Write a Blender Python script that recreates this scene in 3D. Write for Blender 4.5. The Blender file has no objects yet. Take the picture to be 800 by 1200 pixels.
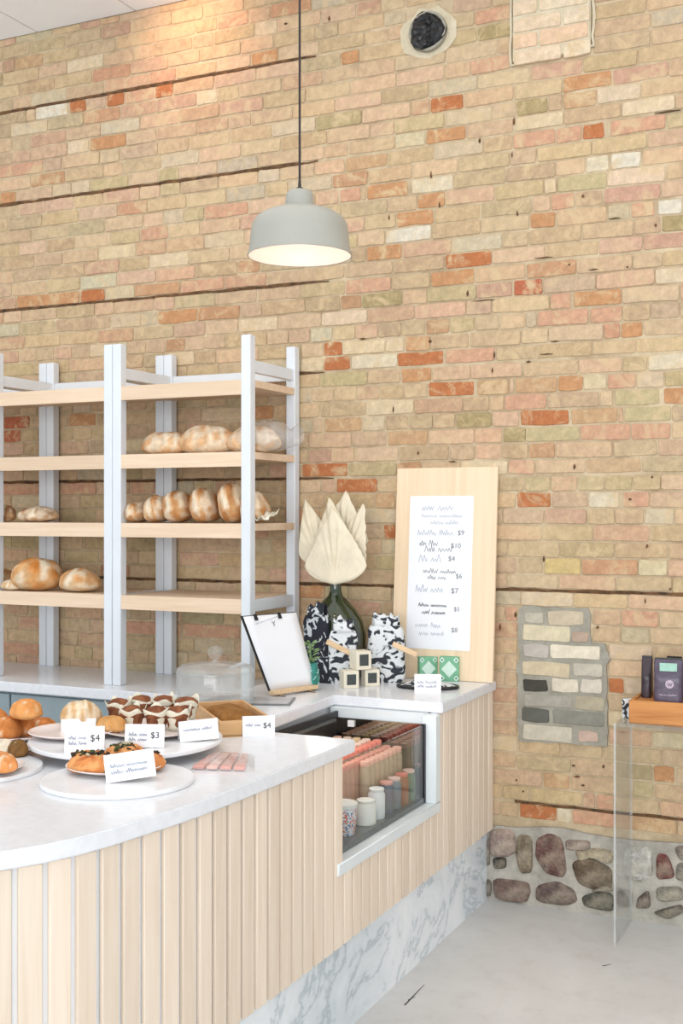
import bpy, bmesh, math, random
from mathutils import Vector, Matrix, noise
random.seed(11)
PI = math.pi
scn = bpy.context.scene
C = scn.collection

# ------------------------------------------------------------------ camera
F = 1390.0; XR = 1055.0; YH = 600.0; EYE = 1.63
TH = math.atan((XR - 400) / F); CT, ST = math.cos(TH), math.sin(TH)
cam_d = bpy.data.cameras.new('camera'); cam = bpy.data.objects.new('camera', cam_d); C.objects.link(cam)
cam.location = (0, 0, EYE); cam.rotation_euler = (PI / 2, 0, TH)
cam_d.sensor_fit = 'VERTICAL'; cam_d.sensor_height = 36; cam_d.lens = F / 1200 * 36
cam_d.clip_start = .05
scn.camera = cam
scn.view_settings.view_transform = 'Standard'; scn.view_settings.look = 'None'
scn.view_settings.exposure = 0.0; scn.view_settings.gamma = 1; scn.view_settings.use_curve_mapping = False

# ------------------------------------------------------------------ light: soft overcast daylight through a glazed shop front, plus an added overhead fill
w = bpy.data.worlds.new('overcast'); scn.world = w; w.use_nodes = True
bg = w.node_tree.nodes['Background']; bg.inputs[0].default_value = (.88, .94, 1.0, 1); bg.inputs[1].default_value = 1.16

def area(name, loc, aim, sx, sy, e, col):
    d = bpy.data.lights.new(name, 'AREA'); d.shape = 'RECTANGLE'; d.size = sx; d.size_y = sy; d.energy = e; d.color = col
    o = bpy.data.objects.new(name, d); C.objects.link(o); o.location = loc
    o.rotation_euler = (Vector(aim) - Vector(loc)).to_track_quat('-Z', 'Y').to_euler(); return o
area('shopfront_daylight', (1.5, -7.5, 2.2), (-1.4, 4.5, 1.2), 9.0, 3.6, 560, (.98, .985, 1))
area('overhead_fill', (-1.2, 2.4, 4.0), (-1.2, 2.4, 0), 6.0, 4.0, 62, (1, .98, .96))  # added fill below the closed ceiling to brighten the counters; no skylight exists
sp = bpy.data.lights.new('ceiling_spotlight', 'SPOT'); sp.energy = 16; sp.color = (1, .56, .36); sp.spot_size = 1.7; sp.spot_blend = 1; sp.shadow_soft_size = .05
so = bpy.data.objects.new('ceiling_spotlight', sp); C.objects.link(so); so.location = (-3.02, 4.36, 4.05)
so.rotation_euler = (Vector((-3.02, 4.8, 3.9)) - Vector(so.location)).to_track_quat('-Z', 'Y').to_euler()

# ------------------------------------------------------------------ photo geometry helpers (ray through a photo pixel meets a real plane)
def P(x, y, h):
    Z = (EYE - h) * F / (y - YH); xc = (x - 400) / F * Z
    return Vector((xc * CT - Z * ST, Z * CT + xc * ST, h))
def onY(x, y, Y):
    xn = (x - 400) / F; Z = Y / (CT + xn * ST)
    return Vector((Z * (xn * CT - ST), Y, EYE - (y - YH) * Z / F))
def depth(v): return -v[0] * ST + v[1] * CT
def facing(v): return math.atan2(-v[0], v[1])   # yaw that turns a thing's -Y face to the viewer's side

# ------------------------------------------------------------------ colour / material helpers
def lin(c):
    return tuple(((v / 255) / 12.92 if v / 255 <= .04045 else ((v / 255 + .055) / 1.055) ** 2.4) for v in c)
def L4(c): return (*lin(c), 1)
def newmat(name):
    m = bpy.data.materials.new(name); m.use_nodes = True
    nt = m.node_tree; return m, nt, nt.nodes['Principled BSDF']
def nd(nt, t, **k):
    n = nt.nodes.new(t)
    for a, b in k.items():
        if a in n.inputs: n.inputs[a].default_value = b
        else: setattr(n, a, b)
    return n
def ramp(nt, stops):
    r = nt.nodes.new('ShaderNodeValToRGB'); e = r.color_ramp.elements
    while len(e) < len(stops): e.new(.5)
    for i, (p, c) in enumerate(stops): e[i].position = p; e[i].color = c if len(c) == 4 else L4(c)
    return r
def mix(nt, a, b, fac, mode='MIX'):
    m = nt.nodes.new('ShaderNodeMix'); m.data_type = 'RGBA'; m.blend_type = mode
    for s, v in ((m.inputs[6], a), (m.inputs[7], b), (m.inputs[0], fac)):
        if isinstance(v, bpy.types.NodeSocket): nt.links.new(v, s)
        else: s.default_value = v
    return m.outputs[2]
def coords(nt, scale=(1, 1, 1), kind='Object', rot=(0, 0, 0)):
    t = nt.nodes.new('ShaderNodeTexCoord'); mp = nt.nodes.new('ShaderNodeMapping')
    mp.inputs['Scale'].default_value = scale; mp.inputs['Rotation'].default_value = rot
    nt.links.new(t.outputs[kind], mp.inputs[0]); return mp.outputs[0]
def nz(nt, vec, scale, detail=4, rough=.55, dist=0):
    n = nd(nt, 'ShaderNodeTexNoise'); n.inputs['Scale'].default_value = scale; n.inputs['Detail'].default_value = detail
    n.inputs['Roughness'].default_value = rough; n.inputs['Distortion'].default_value = dist
    if vec is not None: nt.links.new(vec, n.inputs['Vector'])
    return n.outputs['Fac']
def bump(nt, bs, h, strength, dist=.01):
    b = nt.nodes.new('ShaderNodeBump'); b.inputs['Strength'].default_value = strength; b.inputs['Distance'].default_value = dist
    nt.links.new(h, b.inputs['Height']); nt.links.new(b.outputs[0], bs.inputs['Normal'])
def plain(name, col, rough=.5, var=.05, scale=30, metal=0, bmp=0, spec=.5, coat=0):
    m, nt, bs = newmat(name)
    v = coords(nt); f = nz(nt, v, scale)
    a = tuple(max(0, c * (1 - var)) for c in col); b = tuple(min(255, c * (1 + var)) for c in col)
    r = ramp(nt, [(.3, a), (.7, b)]); nt.links.new(f, r.inputs[0]); nt.links.new(r.outputs[0], bs.inputs['Base Color'])
    bs.inputs['Roughness'].default_value = rough; bs.inputs['Metallic'].default_value = metal
    bs.inputs['Specular IOR Level'].default_value = spec; bs.inputs['Coat Weight'].default_value = coat
    if bmp: bump(nt, bs, f, bmp)
    return m
def attrmat(name, rough=.85, fine=60, var=.1, bmp=.3, smear=0, smearcol=(214, 196, 160), kind='Object', spec=.3, bd=.004, mott=0):
    m, nt, bs = newmat(name)
    a = nt.nodes.new('ShaderNodeVertexColor'); a.layer_name = 'Col'; v = coords(nt, kind=kind)
    if kind == 'Position':
        pass
    f = nz(nt, v, fine, 5, .65)
    r = ramp(nt, [(.25, (1 - var * 1.6,) * 3 + (1,)), (.75, (1 + var * .6,) * 3 + (1,))]); nt.links.new(f, r.inputs[0])
    col = mix(nt, a.outputs['Color'], r.outputs[0], 1.0, 'MULTIPLY')
    if mott:
        g = nz(nt, v, fine * .35, 3); rr = ramp(nt, [(.42, (0, 0, 0, 1)), (.62, (mott, mott, mott, 1))]); nt.links.new(g, rr.inputs[0])
        col = mix(nt, col, L4((200, 188, 165)), rr.outputs[0])
    if smear:
        geo = nt.nodes.new('ShaderNodeNewGeometry')
        g = nz(nt, geo.outputs['Position'], 10, 7, .75, .8); rr = ramp(nt, [(.50, (0, 0, 0, 1)), (.64, (smear, smear, smear, 1))]); nt.links.new(g, rr.inputs[0])
        col = mix(nt, col, L4(smearcol), rr.outputs[0])
    nt.links.new(col, bs.inputs['Base Color']); bs.inputs['Roughness'].default_value = rough; bs.inputs['Specular IOR Level'].default_value = spec
    if bmp: bump(nt, bs, f, bmp, bd)
    return m
def woodmat(name, c1, c2, axis='Z', scale=1.0, rough=.55):
    m, nt, bs = newmat(name)
    s = {'Z': (14, 14, .7), 'X': (.7, 14, 14), 'Y': (14, .7, 14)}[axis]
    v = coords(nt, tuple(q * scale for q in s)); oi = nt.nodes.new('ShaderNodeObjectInfo')
    add = nt.nodes.new('ShaderNodeVectorMath'); add.operation = 'ADD'; nt.links.new(v, add.inputs[0])
    sc = nt.nodes.new('ShaderNodeVectorMath'); sc.operation = 'SCALE'; sc.inputs[3].default_value = 37
    cmb = nt.nodes.new('ShaderNodeCombineXYZ')
    for i in range(3): nt.links.new(oi.outputs['Random'], cmb.inputs[i])
    nt.links.new(cmb.outputs[0], sc.inputs[0]); nt.links.new(sc.outputs[0], add.inputs[1])
    f = nz(nt, add.outputs[0], 3.2, 6, .6, .5)
    r = ramp(nt, [(.3, c1), (.72, c2)]); nt.links.new(f, r.inputs[0])
    rb = ramp(nt, [(0, (.90, .89, .87, 1)), (1, (1.05, 1.05, 1.05, 1))]); nt.links.new(oi.outputs['Random'], rb.inputs[0])
    col = mix(nt, r.outputs[0], rb.outputs[0], 1.0, 'MULTIPLY')
    nt.links.new(col, bs.inputs['Base Color']); bs.inputs['Roughness'].default_value = rough; bs.inputs['Specular IOR Level'].default_value = .3
    bump(nt, bs, f, .15, .002); return m
def glassmat(name, tint=(1, 1, 1), rough=0.0, alpha=.9, ior=1.45):
    m, nt, bs = newmat(name)
    out = nt.nodes['Material Output']
    tr = nt.nodes.new('ShaderNodeBsdfTransparent'); tr.inputs[0].default_value = (*tint, 1)
    gl = nt.nodes.new('ShaderNodeBsdfGlossy'); gl.inputs['Roughness'].default_value = max(rough, .02)
    lw = nt.nodes.new('ShaderNodeLayerWeight'); lw.inputs[0].default_value = .5
    p5 = nd(nt, 'ShaderNodeMath', operation='POWER'); p5.inputs[1].default_value = 5.0; nt.links.new(lw.outputs['Facing'], p5.inputs[0])
    fr = nd(nt, 'ShaderNodeMath', operation='MULTIPLY_ADD'); fr.inputs[1].default_value = .90; fr.inputs[2].default_value = .035; nt.links.new(p5.outputs[0], fr.inputs[0])
    mx = nt.nodes.new('ShaderNodeMixShader'); nt.links.new(fr.outputs[0], mx.inputs[0]); nt.links.new(tr.outputs[0], mx.inputs[1]); nt.links.new(gl.outputs[0], mx.inputs[2])
    f = nz(nt, coords(nt), 14); add = nd(nt, 'ShaderNodeMath', operation='MULTIPLY'); add.inputs[1].default_value = (1 - alpha); nt.links.new(f, add.inputs[0])
    df = nt.nodes.new('ShaderNodeBsdfDiffuse'); df.inputs[0].default_value = (.9, .9, .9, 1)
    m2 = nt.nodes.new('ShaderNodeMixShader'); nt.links.new(add.outputs[0], m2.inputs[0]); nt.links.new(mx.outputs[0], m2.inputs[1]); nt.links.new(df.outputs[0], m2.inputs[2])
    nt.links.new(m2.outputs[0], out.inputs[0]); return m

M = {}
M['brick'] = attrmat('weathered_brick', .9, 34, .19, .5, smear=.9, smearcol=(204, 180, 142))
M['patchbrick'] = attrmat('patch_brick', .9, 30, .16, .4)
M['stone'] = attrmat('field_stone', .8, 42, .38, 1, bd=.02, mott=.4)
M['bread'] = attrmat('baked_crust', .78, 30, .22, .45, bd=.006, spec=.18)
M['item'] = attrmat('plain_coloured', .55, 20, .04, 0)
def mortarmat(name, c1, c2, sc):
    m, nt, bs = newmat(name)
    v = coords(nt); f = nz(nt, v, sc, 8, .7); r = ramp(nt, [(.3, c1), (.7, c2)]); nt.links.new(f, r.inputs[0]); nt.links.new(r.outputs[0], bs.inputs['Base Color'])
    g = nz(nt, v, sc * 5, 6, .7); bs.inputs['Roughness'].default_value = .95; bump(nt, bs, g, .7, .006); return m
M['mortar'] = mortarmat('lime_mortar', (160, 138, 108), (214, 196, 164), 7)
M['grey_mortar'] = mortarmat('grey_cement', (140, 136, 122), (172, 168, 155), 14)
M['stone_mortar'] = mortarmat('rubble_mortar', (142, 138, 128), (202, 196, 184), 8)
M['pale_mortar'] = mortarmat('pale_plaster_mortar', (196, 184, 156), (218, 208, 184), 14)
M['white_paint'] = plain('white_painted_wood', (220, 225, 230), .45, .015, 6)
M['frame_paint'] = plain('white_coated_frame', (226, 233, 235), .35, .015, 6)
M['ceil'] = plain('ceiling_white', (246, 247, 248), .85, .01, 4)
M['quartz'] = plain('white_quartz', (229, 231, 235), .22, .02, 45)
M['ply'] = woodmat('pale_birch_shelf', (222, 195, 166), (236, 213, 187), 'X')
M['slat'] = woodmat('pale_pine_slat', (228, 210, 190), (240, 226, 209), 'Z')
M['boardwood'] = woodmat('pine_menu_board', (226, 200, 166), (238, 216, 186), 'Z', .8)
M['oak'] = woodmat('orange_oak', (176, 112, 58), (214, 152, 92), 'X')
M['traywood'] = woodmat('light_tray_wood', (206, 160, 108), (226, 184, 136), 'X')
M['white_gap'] = plain('slat_backing_white', (236, 238, 240), .5, .01, 5)
M['cabinet'] = plain('blue_grey_cabinet', (150, 165, 170), .5, .03, 4)
M['darkwood'] = plain('rotten_dark_wood', (92, 66, 42), .95, .35, 25, bmp=.6)
M['black'] = plain('black_plastic', (24, 25, 27), .35, .1, 20)
M['black_metal'] = plain('black_cord', (40, 30, 28), .5, .05, 20)
M['steel'] = plain('brushed_steel', (120, 126, 126), .35, .06, 50, metal=.7)
M['paper'] = plain('white_paper', (236, 238, 242), .7, .006, 10)
M['card'] = plain('white_card', (242, 242, 243), .6, .006, 10)
M['ink'] = plain('grey_ink', (118, 120, 126), .7, .05, 60)
M['ink_faint'] = plain('faint_ink', (168, 174, 188), .7, .05, 60)
M['ink_dark'] = plain('dark_ink', (70, 72, 78), .7, .05, 60)
M['ceramic'] = plain('pinkish_ceramic', (232, 218, 214), .25, .02, 20, coat=.3)
M['marble_white'] = plain('pale_marble_board', (232, 233, 235), .3, .025, 12)
M['lamp_out'] = plain('sage_grey_enamel', (162, 162, 153), .4, .02, 8)
M['lamp_in'] = plain('lamp_white_inside', (212, 192, 178), .5, .01, 8)
M['leaf_dry'] = plain('dried_palm', (226, 215, 190), .8, .04, 14, bmp=.1)
M['green_leaf'] = plain('succulent_green', (128, 158, 104), .5, .14, 40)
M['teal'] = plain('teal_glaze', (28, 122, 112), .3, .2, 60, coat=.4)
M['cream_box'] = plain('cream_card_box', (226, 218, 198), .6, .02, 20)
M['label_dark'] = plain('dark_label', (62, 68, 66), .6, .15, 120)
M['stick'] = woodmat('wooden_stick', (214, 180, 140), (234, 208, 172), 'X', 2)
M['green_box'] = plain('sage_green_print', (116, 176, 140), .6, .06, 60)
M['green_pale'] = plain('pale_mint_print', (206, 228, 214), .6, .03, 60)
M['green_dark'] = plain('dark_green_print', (30, 96, 70), .6, .06, 60)
M['purple'] = plain('purple_foil', (78, 66, 84), .38, .16, 40, coat=.2, bmp=.2)
M['purple_dark'] = plain('dark_plum_foil', (50, 36, 46), .38, .16, 40, coat=.2, bmp=.2)
M['mint_label'] = plain('mint_label', (160, 200, 184), .6, .05, 60)
M['pink_label'] = plain('pale_emblem', (190, 172, 188), .6, .05, 60)
M['olive'] = plain('olive_paper', (150, 146, 84), .7, .06, 40)
M['glass'] = glassmat('clear_glass', (.97, .985, .98), alpha=.97)
M['mirror_liner'] = plain('polished_end_liner', (150, 150, 148), .06, .02, 8, metal=1)
M['domeglass'] = glassmat('bright_dome_glass', (.97, .98, .98), alpha=.62)
M['acryl'] = glassmat('clear_acrylic', (.95, .965, .96), alpha=.86)
M['plastic'] = glassmat('crinkled_clear_plastic', (.97, .97, .97), rough=.12, alpha=.72, ior=1.5)
M['muffinpaper'] = plain('parchment_wrap', (226, 220, 200), .7, .04, 30)
M['wax'] = plain('white_tub', (232, 230, 224), .5, .02, 30)

# black and white leaf print
m, nt, bs = newmat('black_white_leaf_print'); v = coords(nt, (1, 1, 1.3)); f = nz(nt, v, 20, 1.0, .4, 1.6)
r = ramp(nt, [(.44, (40, 44, 52)), (.46, (150, 156, 160)), (.50, (216, 219, 220))]); nt.links.new(f, r.inputs[0]); nt.links.new(r.outputs[0], bs.inputs['Base Color']); bs.inputs['Roughness'].default_value = .8; M['print'] = m
m, nt, bs = newmat('dark_leaf_print'); v = coords(nt, (1.4, 1, .9)); f = nz(nt, v, 22, 1.0, .4, 1.6)
r = ramp(nt, [(.58, (28, 32, 42)), (.60, (196, 201, 204))]); nt.links.new(f, r.inputs[0]); nt.links.new(r.outputs[0], bs.inputs['Base Color']); bs.inputs['Roughness'].default_value = .8; M['print_dark'] = m
# marble
m, nt, bs = newmat('grey_veined_marble'); v = coords(nt, (1, 1, 1), rot=(.6, .3, .4)); f = nz(nt, v, 2.6, 9, .62, 1.4)
r = ramp(nt, [(.36, (244, 248, 250)), (.47, (232, 238, 242)), (.50, (196, 206, 212)), (.53, (234, 239, 242)), (.64, (245, 248, 250))]); nt.links.new(f, r.inputs[0])
g = nz(nt, v, 1.3, 5, .5, .6); r2 = ramp(nt, [(.35, (222, 228, 232)), (.6, (255, 255, 255))]); nt.links.new(g, r2.inputs[0])
nt.links.new(mix(nt, r.outputs[0], r2.outputs[0], .8, 'MULTIPLY'), bs.inputs['Base Color']); bs.inputs['Roughness'].default_value = .25; M['marble'] = m
# concrete floor
m, nt, bs = newmat('polished_concrete'); v = coords(nt); f = nz(nt, v, 1.6, 8, .6, .4); r = ramp(nt, [(.3, (200, 199, 197)), (.7, (219, 219, 218))]); nt.links.new(f, r.inputs[0])
g = nz(nt, v, 11, 6, .7); r2 = ramp(nt, [(.32, (.86, .85, .83, 1)), (.5, (1, 1, 1, 1))]); nt.links.new(g, r2.inputs[0])
nt.links.new(mix(nt, r.outputs[0], r2.outputs[0], .6, 'MULTIPLY'), bs.inputs['Base Color']); bs.inputs['Roughness'].default_value = .42; bump(nt, bs, f, .05, .01); M['concrete'] = m
# bottle glass
m, nt, bs = newmat('deep_green_glass'); f = nz(nt, coords(nt), 12); r = ramp(nt, [(.3, (26, 44, 24)), (.7, (52, 72, 34))]); nt.links.new(f, r.inputs[0]); nt.links.new(r.outputs[0], bs.inputs['Base Color'])
bs.inputs['Roughness'].default_value = .06; bs.inputs['Transmission Weight'].default_value = .35; bs.inputs['Coat Weight'].default_value = .5; M['bottle'] = m

# ------------------------------------------------------------------ mesh helpers
class MB:
    def __init__(s): s.v = []; s.f = []; s.c = []
    def add(s, vs, fs, col=None):
        o = len(s.v); s.v += [tuple(p) for p in vs]; s.f += [tuple(i + o for i in f) for f in fs]
        if callable(col): s.c += [col(Vector(p)) for p in vs]
        else: s.c += [col or (255, 255, 255)] * len(vs)
        return s
    def box(s, x0, x1, y0, y1, z0, z1, col=None, T=None):
        vs = [Vector(p) for p in ((x0, y0, z0), (x1, y0, z0), (x1, y1, z0), (x0, y1, z0), (x0, y0, z1), (x1, y0, z1), (x1, y1, z1), (x0, y1, z1))]
        if T: vs = [T @ p for p in vs]
        return s.add(vs, [(0, 3, 2, 1), (4, 5, 6, 7), (0, 1, 5, 4), (1, 2, 6, 5), (2, 3, 7, 6), (3, 0, 4, 7)], col)
    def hexa(s, q, off, col=None):      # quad of four corners thickened by the vector off
        q = [Vector(p) for p in q]; off = Vector(off); vs = q + [p + off for p in q]
        return s.add(vs, [(3, 2, 1, 0), (4, 5, 6, 7), (0, 1, 5, 4), (1, 2, 6, 5), (2, 3, 7, 6), (3, 0, 4, 7)], col)
    def lathe(s, prof, seg=32, c=(0, 0, 0), col=None, sx=1, sy=1, wob=None, cap=True):
        vs = []
        for k, (r, z) in enumerate(prof):
            for i in range(seg):
                a = 2 * PI * i / seg; rr = r * (wob(a, z) if wob else 1)
                vs.append((c[0] + rr * math.cos(a) * sx, c[1] + rr * math.sin(a) * sy, c[2] + z))
        fs = [(k * seg + i, k * seg + (i + 1) % seg, (k + 1) * seg + (i + 1) % seg, (k + 1) * seg + i) for k in range(len(prof) - 1) for i in range(seg)]
        if cap: fs += [tuple(range(seg))[::-1], tuple((len(prof) - 1) * seg + i for i in range(seg))]
        return s.add(vs, fs, col)
    def tube(s, pts, r, seg=8, col=None, r2=None):
        pts = [Vector(p) for p in pts]; n = len(pts); vs = []
        for k, p in enumerate(pts):
            d = (pts[min(k + 1, n - 1)] - pts[max(k - 1, 0)]).normalized()
            a = d.orthogonal().normalized() if k == 0 else (a - d * a.dot(d)).normalized()
            b = d.cross(a); rr = r if r2 is None else r + (r2 - r) * k / (n - 1)
            vs += [p + a * math.cos(2 * PI * i / seg) * rr + b * math.sin(2 * PI * i / seg) * rr for i in range(seg)]
        fs = [(k * seg + i, k * seg + (i + 1) % seg, (k + 1) * seg + (i + 1) % seg, (k + 1) * seg + i) for k in range(n - 1) for i in range(seg)]
        fs += [tuple(range(seg))[::-1], tuple((n - 1) * seg + i for i in range(seg))]
        return s.add(vs, fs, col)
    def prism(s, poly, z0, z1, col=None):
        n = len(poly); vs = [(x, y, z0) for x, y in poly] + [(x, y, z1) for x, y in poly]
        return s.add(vs, [tuple(range(n))[::-1], tuple(range(n, 2 * n))] + [(i, (i + 1) % n, n + (i + 1) % n, n + i) for i in range(n)], col)
    def grid(s, fn, nu, nv, col=None, closeu=False):
        vs = [fn(i / (nu - (0 if closeu else 1)), j / (nv - 1)) for j in range(nv) for i in range(nu)]
        fs = [(j * nu + i, j * nu + (i + 1) % nu, (j + 1) * nu + (i + 1) % nu, (j + 1) * nu + i) for j in range(nv - 1) for i in range(nu - (0 if closeu else 1))]
        return s.add(vs, fs, col)
    def build(s, name, mat, parent=None, bevel=0, smooth=False, loc=None, rot=None, fix=True, solid=0, seg=2):
        me = bpy.data.meshes.new(name); me.from_pydata(s.v, [], s.f)
        at = me.color_attributes.new('Col', 'FLOAT_COLOR', 'POINT')
        at.data.foreach_set('color', [q for c in s.c for q in L4(c)])
        if bevel or fix:
            bm = bmesh.new(); bm.from_mesh(me)
            if fix: bmesh.ops.recalc_face_normals(bm, faces=bm.faces)
            if bevel:
                es = [e for e in bm.edges if len(e.link_faces) == 2 and e.calc_face_angle(0) > .5]
                bmesh.ops.bevel(bm, geom=es, offset=bevel, segments=seg, affect='EDGES', clamp_overlap=True)
            bm.to_mesh(me); bm.free()
        if smooth:
            me.polygons.foreach_set('use_smooth', [True] * len(me.polygons))
            if smooth != True: me.set_sharp_from_angle(angle=math.radians(smooth))
        elif bevel:
            me.polygons.foreach_set('use_smooth', [True] * len(me.polygons)); me.set_sharp_from_angle(angle=math.radians(38))
        me.materials.append(mat)
        o = bpy.data.objects.new(name, me); C.objects.link(o); o.parent = parent
        if loc is not None: o.location = loc
        if rot is not None: o.rotation_euler = rot
        if solid: md = o.modifiers.new('thick', 'SOLIDIFY'); md.thickness = solid; md.offset = 0
        return o
def tag(o, label=None, cat=None, group=None, kind=None):
    for k, v in (('label', label), ('category', cat), ('group', group), ('kind', kind)):
        if v: o[k] = v
    return o
def thing(name, label, cat, loc, rotz=0, group=None, kind=None):
    o = bpy.data.objects.new(name, None); o.empty_display_size = .05; C.objects.link(o); o.location = loc; o.rotation_euler = (0, 0, rotz)
    return tag(o, label, cat, group, kind)
def jit(a): return random.uniform(-a, a)
def vn(p, s=1.0, o=0.0): return noise.noise(Vector(p) * s + Vector((o, o * 1.7, o * .6)))
_fc = {}
def text_mesh(body, size, mat, parent, loc, rot=(PI / 2, 0, 0), name='lettering', align='CENTER'):
    cu = bpy.data.curves.new(name, 'FONT'); cu.body = body; cu.size = size; cu.align_x = align; cu.align_y = 'CENTER'; cu.extrude = .0003; cu.resolution_u = 3
    t = bpy.data.objects.new(name, cu); C.objects.link(t)
    me = bpy.data.meshes.new_from_object(t.evaluated_get(bpy.context.evaluated_depsgraph_get()))
    bpy.data.objects.remove(t); me.materials.clear(); me.materials.append(mat)
    o = bpy.data.objects.new(name, me); C.objects.link(o); o.parent = parent; o.location = loc; o.rotation_euler = rot; return o
def scribble(mb, x0, x1, z, h, y=0, th=.0012, seed=0, dens=.24):   # a line of handwriting in the local xz plane
    rnd = random.Random(seed); x = x0; pts = []; step = h * dens
    gap = x0 + (x1 - x0) * rnd.uniform(.35, .6)
    while x < x1:
        tall = rnd.random() < .22
        pts.append((x, y, z + (h * (1.0 if tall else .55) if len(pts) % 2 else 0) + rnd.uniform(-.1, .1) * h)); x += step * rnd.uniform(.6, 1.3)
        if abs(x - gap) < step * .7 and len(pts) > 3:
            if len(pts) > 1: ribbon(mb, pts, th)
            pts = []; x += step * 1.3
    if len(pts) > 1: ribbon(mb, pts, th)
def ribbon(mb, pts, th):
    pts = [Vector(p) for p in pts]
    for a, b in zip(pts, pts[1:]):
        d = (b - a).normalized(); n = Vector((-d.z, 0, d.x)) * th * .5
        mb.hexa([a + n, a - n, b - n, b + n], (0, -.0003, 0))

WY = 4.80            # face of the brick wall
CH = .92             # counter height
BH = .86             # back worktop height
CEIL = 4.07

# ================================================================== SETTING
fl = MB().box(-7, 3.5, -6, WY + .1, -.1, 0).build('floor', M['concrete']); tag(fl, kind='structure', label='pale grey polished concrete floor')
cr = MB()
for (a, b, t) in (((474, 1178), (497, 1154), .006), ((478, 1172), (487, 1168), .004), ((706, 1132), (716, 1130), .006)):
    A, B = P(*a, 0), P(*b, 0); d = (B - A).normalized(); n = Vector((-d.y, d.x, 0)) * t * .5
    cr.hexa([A - n, A + n, B + n * .3, B - n * .3], (0, 0, .0008))
cr.build('floor_crack', M['label_dark'], fl)
ce = MB().box(-7, 3.5, -4, WY + .1, CEIL + .012, CEIL + .1).build('ceiling', M['cabinet']); tag(ce, kind='structure', label='white panelled ceiling')
tile = None
for i in range(17):
    for j in range(4):
        if tile is None:
            tile = MB().box(-.297, .297, -1.097, 1.097, 0, .012).build('ceiling_panel', M['ceil'], ce, bevel=.002, seg=1)
            o = tile
        else:
            o = tile.copy(); C.objects.link(o)
        o.location = (-6.67 + .6 * i, WY + .0 - 1.1 - 2.2 * j, CEIL)

# ---- brick wall
wall = MB().box(-7, 3.5, WY + .003, WY + .2, 0, CEIL + .05).build('wall_back', M['mortar']); tag(wall, kind='structure', label='old buff brick wall with scattered orange bricks')
CS = .0682; Z0 = 1.305 - 20 * CS
PAL = [((202, 175, 142), 30), ((197, 170, 135), 24), ((203, 171, 141), 18), ((190, 168, 132), 11), ((200, 162, 133), 7), ((208, 189, 157), 7), ((182, 163, 126), 3), ((190, 147, 113), 2), ((196, 180, 152), 5)]
def bcol():
    t = random.uniform(0, sum(w for _, w in PAL))
    for c, w_ in PAL:
        t -= w_
        if t <= 0: break
    k = jit(.045); return tuple(max(0, min(255, q * (1 + k) + jit(3))) for q in c)
RO = (184, 116, 74); OR = (194, 144, 102); PK = (203, 158, 129); TN = (194, 158, 120); OL = (168, 150, 108); PO = (190, 174, 134); CR = (214, 200, 172); WH = (218, 208, 188); RD = (184, 108, 78); YE = (204, 180, 124)
SPECIAL = [(505,555,329,OR),(522,575,307,RO),(425,470,354,OL),(466,519,424,RO),(475,503,406,OR),(470,505,441,OR),(502,555,458,RO),(560,595,455,TN),(535,575,495,OL),(454,500,516,TN),(380,409,427,RO),(380,400,411,RO),(522,579,417,PK),(412,465,425,CR),(380,423,501,TN),
 (654,682,451,OR),(712,744,447,PK),(778,815,465,OR),(592,639,473,PK),(610,666,491,RO),(669,722,489,TN),(732,785,486,PO),(590,615,511,OL),(616,678,508,PO),(680,738,507,PK),(739,785,506,PK),(720,772,466,PO),(604,652,452,TN),(760,812,424,CR),(606,645,583,RO),(730,760,585,PK),(638,680,661,YE),(690,725,586,CR),
 (660,716,97,OR),(606,641,125,OL),(602,650,163,PK),(652,681,160,PK),(683,707,155,RO),(715,779,147,PK),(653,710,213,PO),(687,712,194,CR),(716,750,189,WH),(771,798,243,WH),(740,766,247,PK),(602,635,336,RD),(645,669,355,PK),(672,727,350,OR),(630,688,373,PK),(692,728,369,PK),(728,752,385,OR),(622,650,258,OR),(646,672,235,PK),(776,806,260,OL),
 (505,542,122,RO),(500,545,160,OR),(430,477,225,OR),(490,520,237,OR),(465,507,259,OR),(400,420,67,OR),(560,600,42,OL),(570,605,75,OR),(557,599,25,PK),(430,470,299,OR),(398,422,232,PK),(482,530,218,CR),(452,505,276,WH),
 (255,290,29,PK),(295,325,70,OR),(18,50,72,TN),(175,205,90,PK),(125,145,115,RO),(182,202,106,RO),(82,100,124,RO),(42,79,131,WH),(147,180,110,PK),(95,122,347,RO),(20,92,350,OR),(185,230,372,OR),(0,18,232,OR),(212,262,334,PK),(165,196,273,PK),(240,290,247,PK),(105,147,165,OR),(0,50,200,PK),
 (5,34,498,RD),(5,24,514,RD),(81,112,492,OR),(290,320,486,OR),(0,45,575,PK),(72,112,576,PK),(153,181,576,PK),(354,407,556,RO),(394,441,573,RO),(450,463,626,RO),(347,380,697,OR),(148,212,742,PK),(214,280,744,PK),(0,45,760,PK),
 (609,651,957,RO),(653,669,958,CR),(671,720,965,PK),(722,792,972,TN),(699,719,944,PK),(637,667,924,TN),(729,771,727,PK),(713,730,806,RO),(766,790,912,OR),(563,578,700,PO),(742,765,934,PO),(660,698,122,TN),(405,452,188,TN),(355,395,640,TN),(440,462,590,TN)]
sp_by = {}
for x0, x1, y, c in SPECIAL:
    a, b = onY(x0, y, WY), onY(x1, y, WY); zc = (a.z + b.z) / 2; k = int((zc - Z0) / CS)
    if b.x - a.x > .045: sp_by.setdefault(k, []).append((a.x, b.x, c))
STRIPS = [(35, -6.5, -2.39, .013), (28, -6.5, -2.38, .014), (20, -6.5, -2.325, .013), (14, -6.5, -2.347, .014), (7, -6.5, -2.30, .013), (0, -6.5, 3.2, .013), (-13, -1.46, 1.5, .010)]
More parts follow.
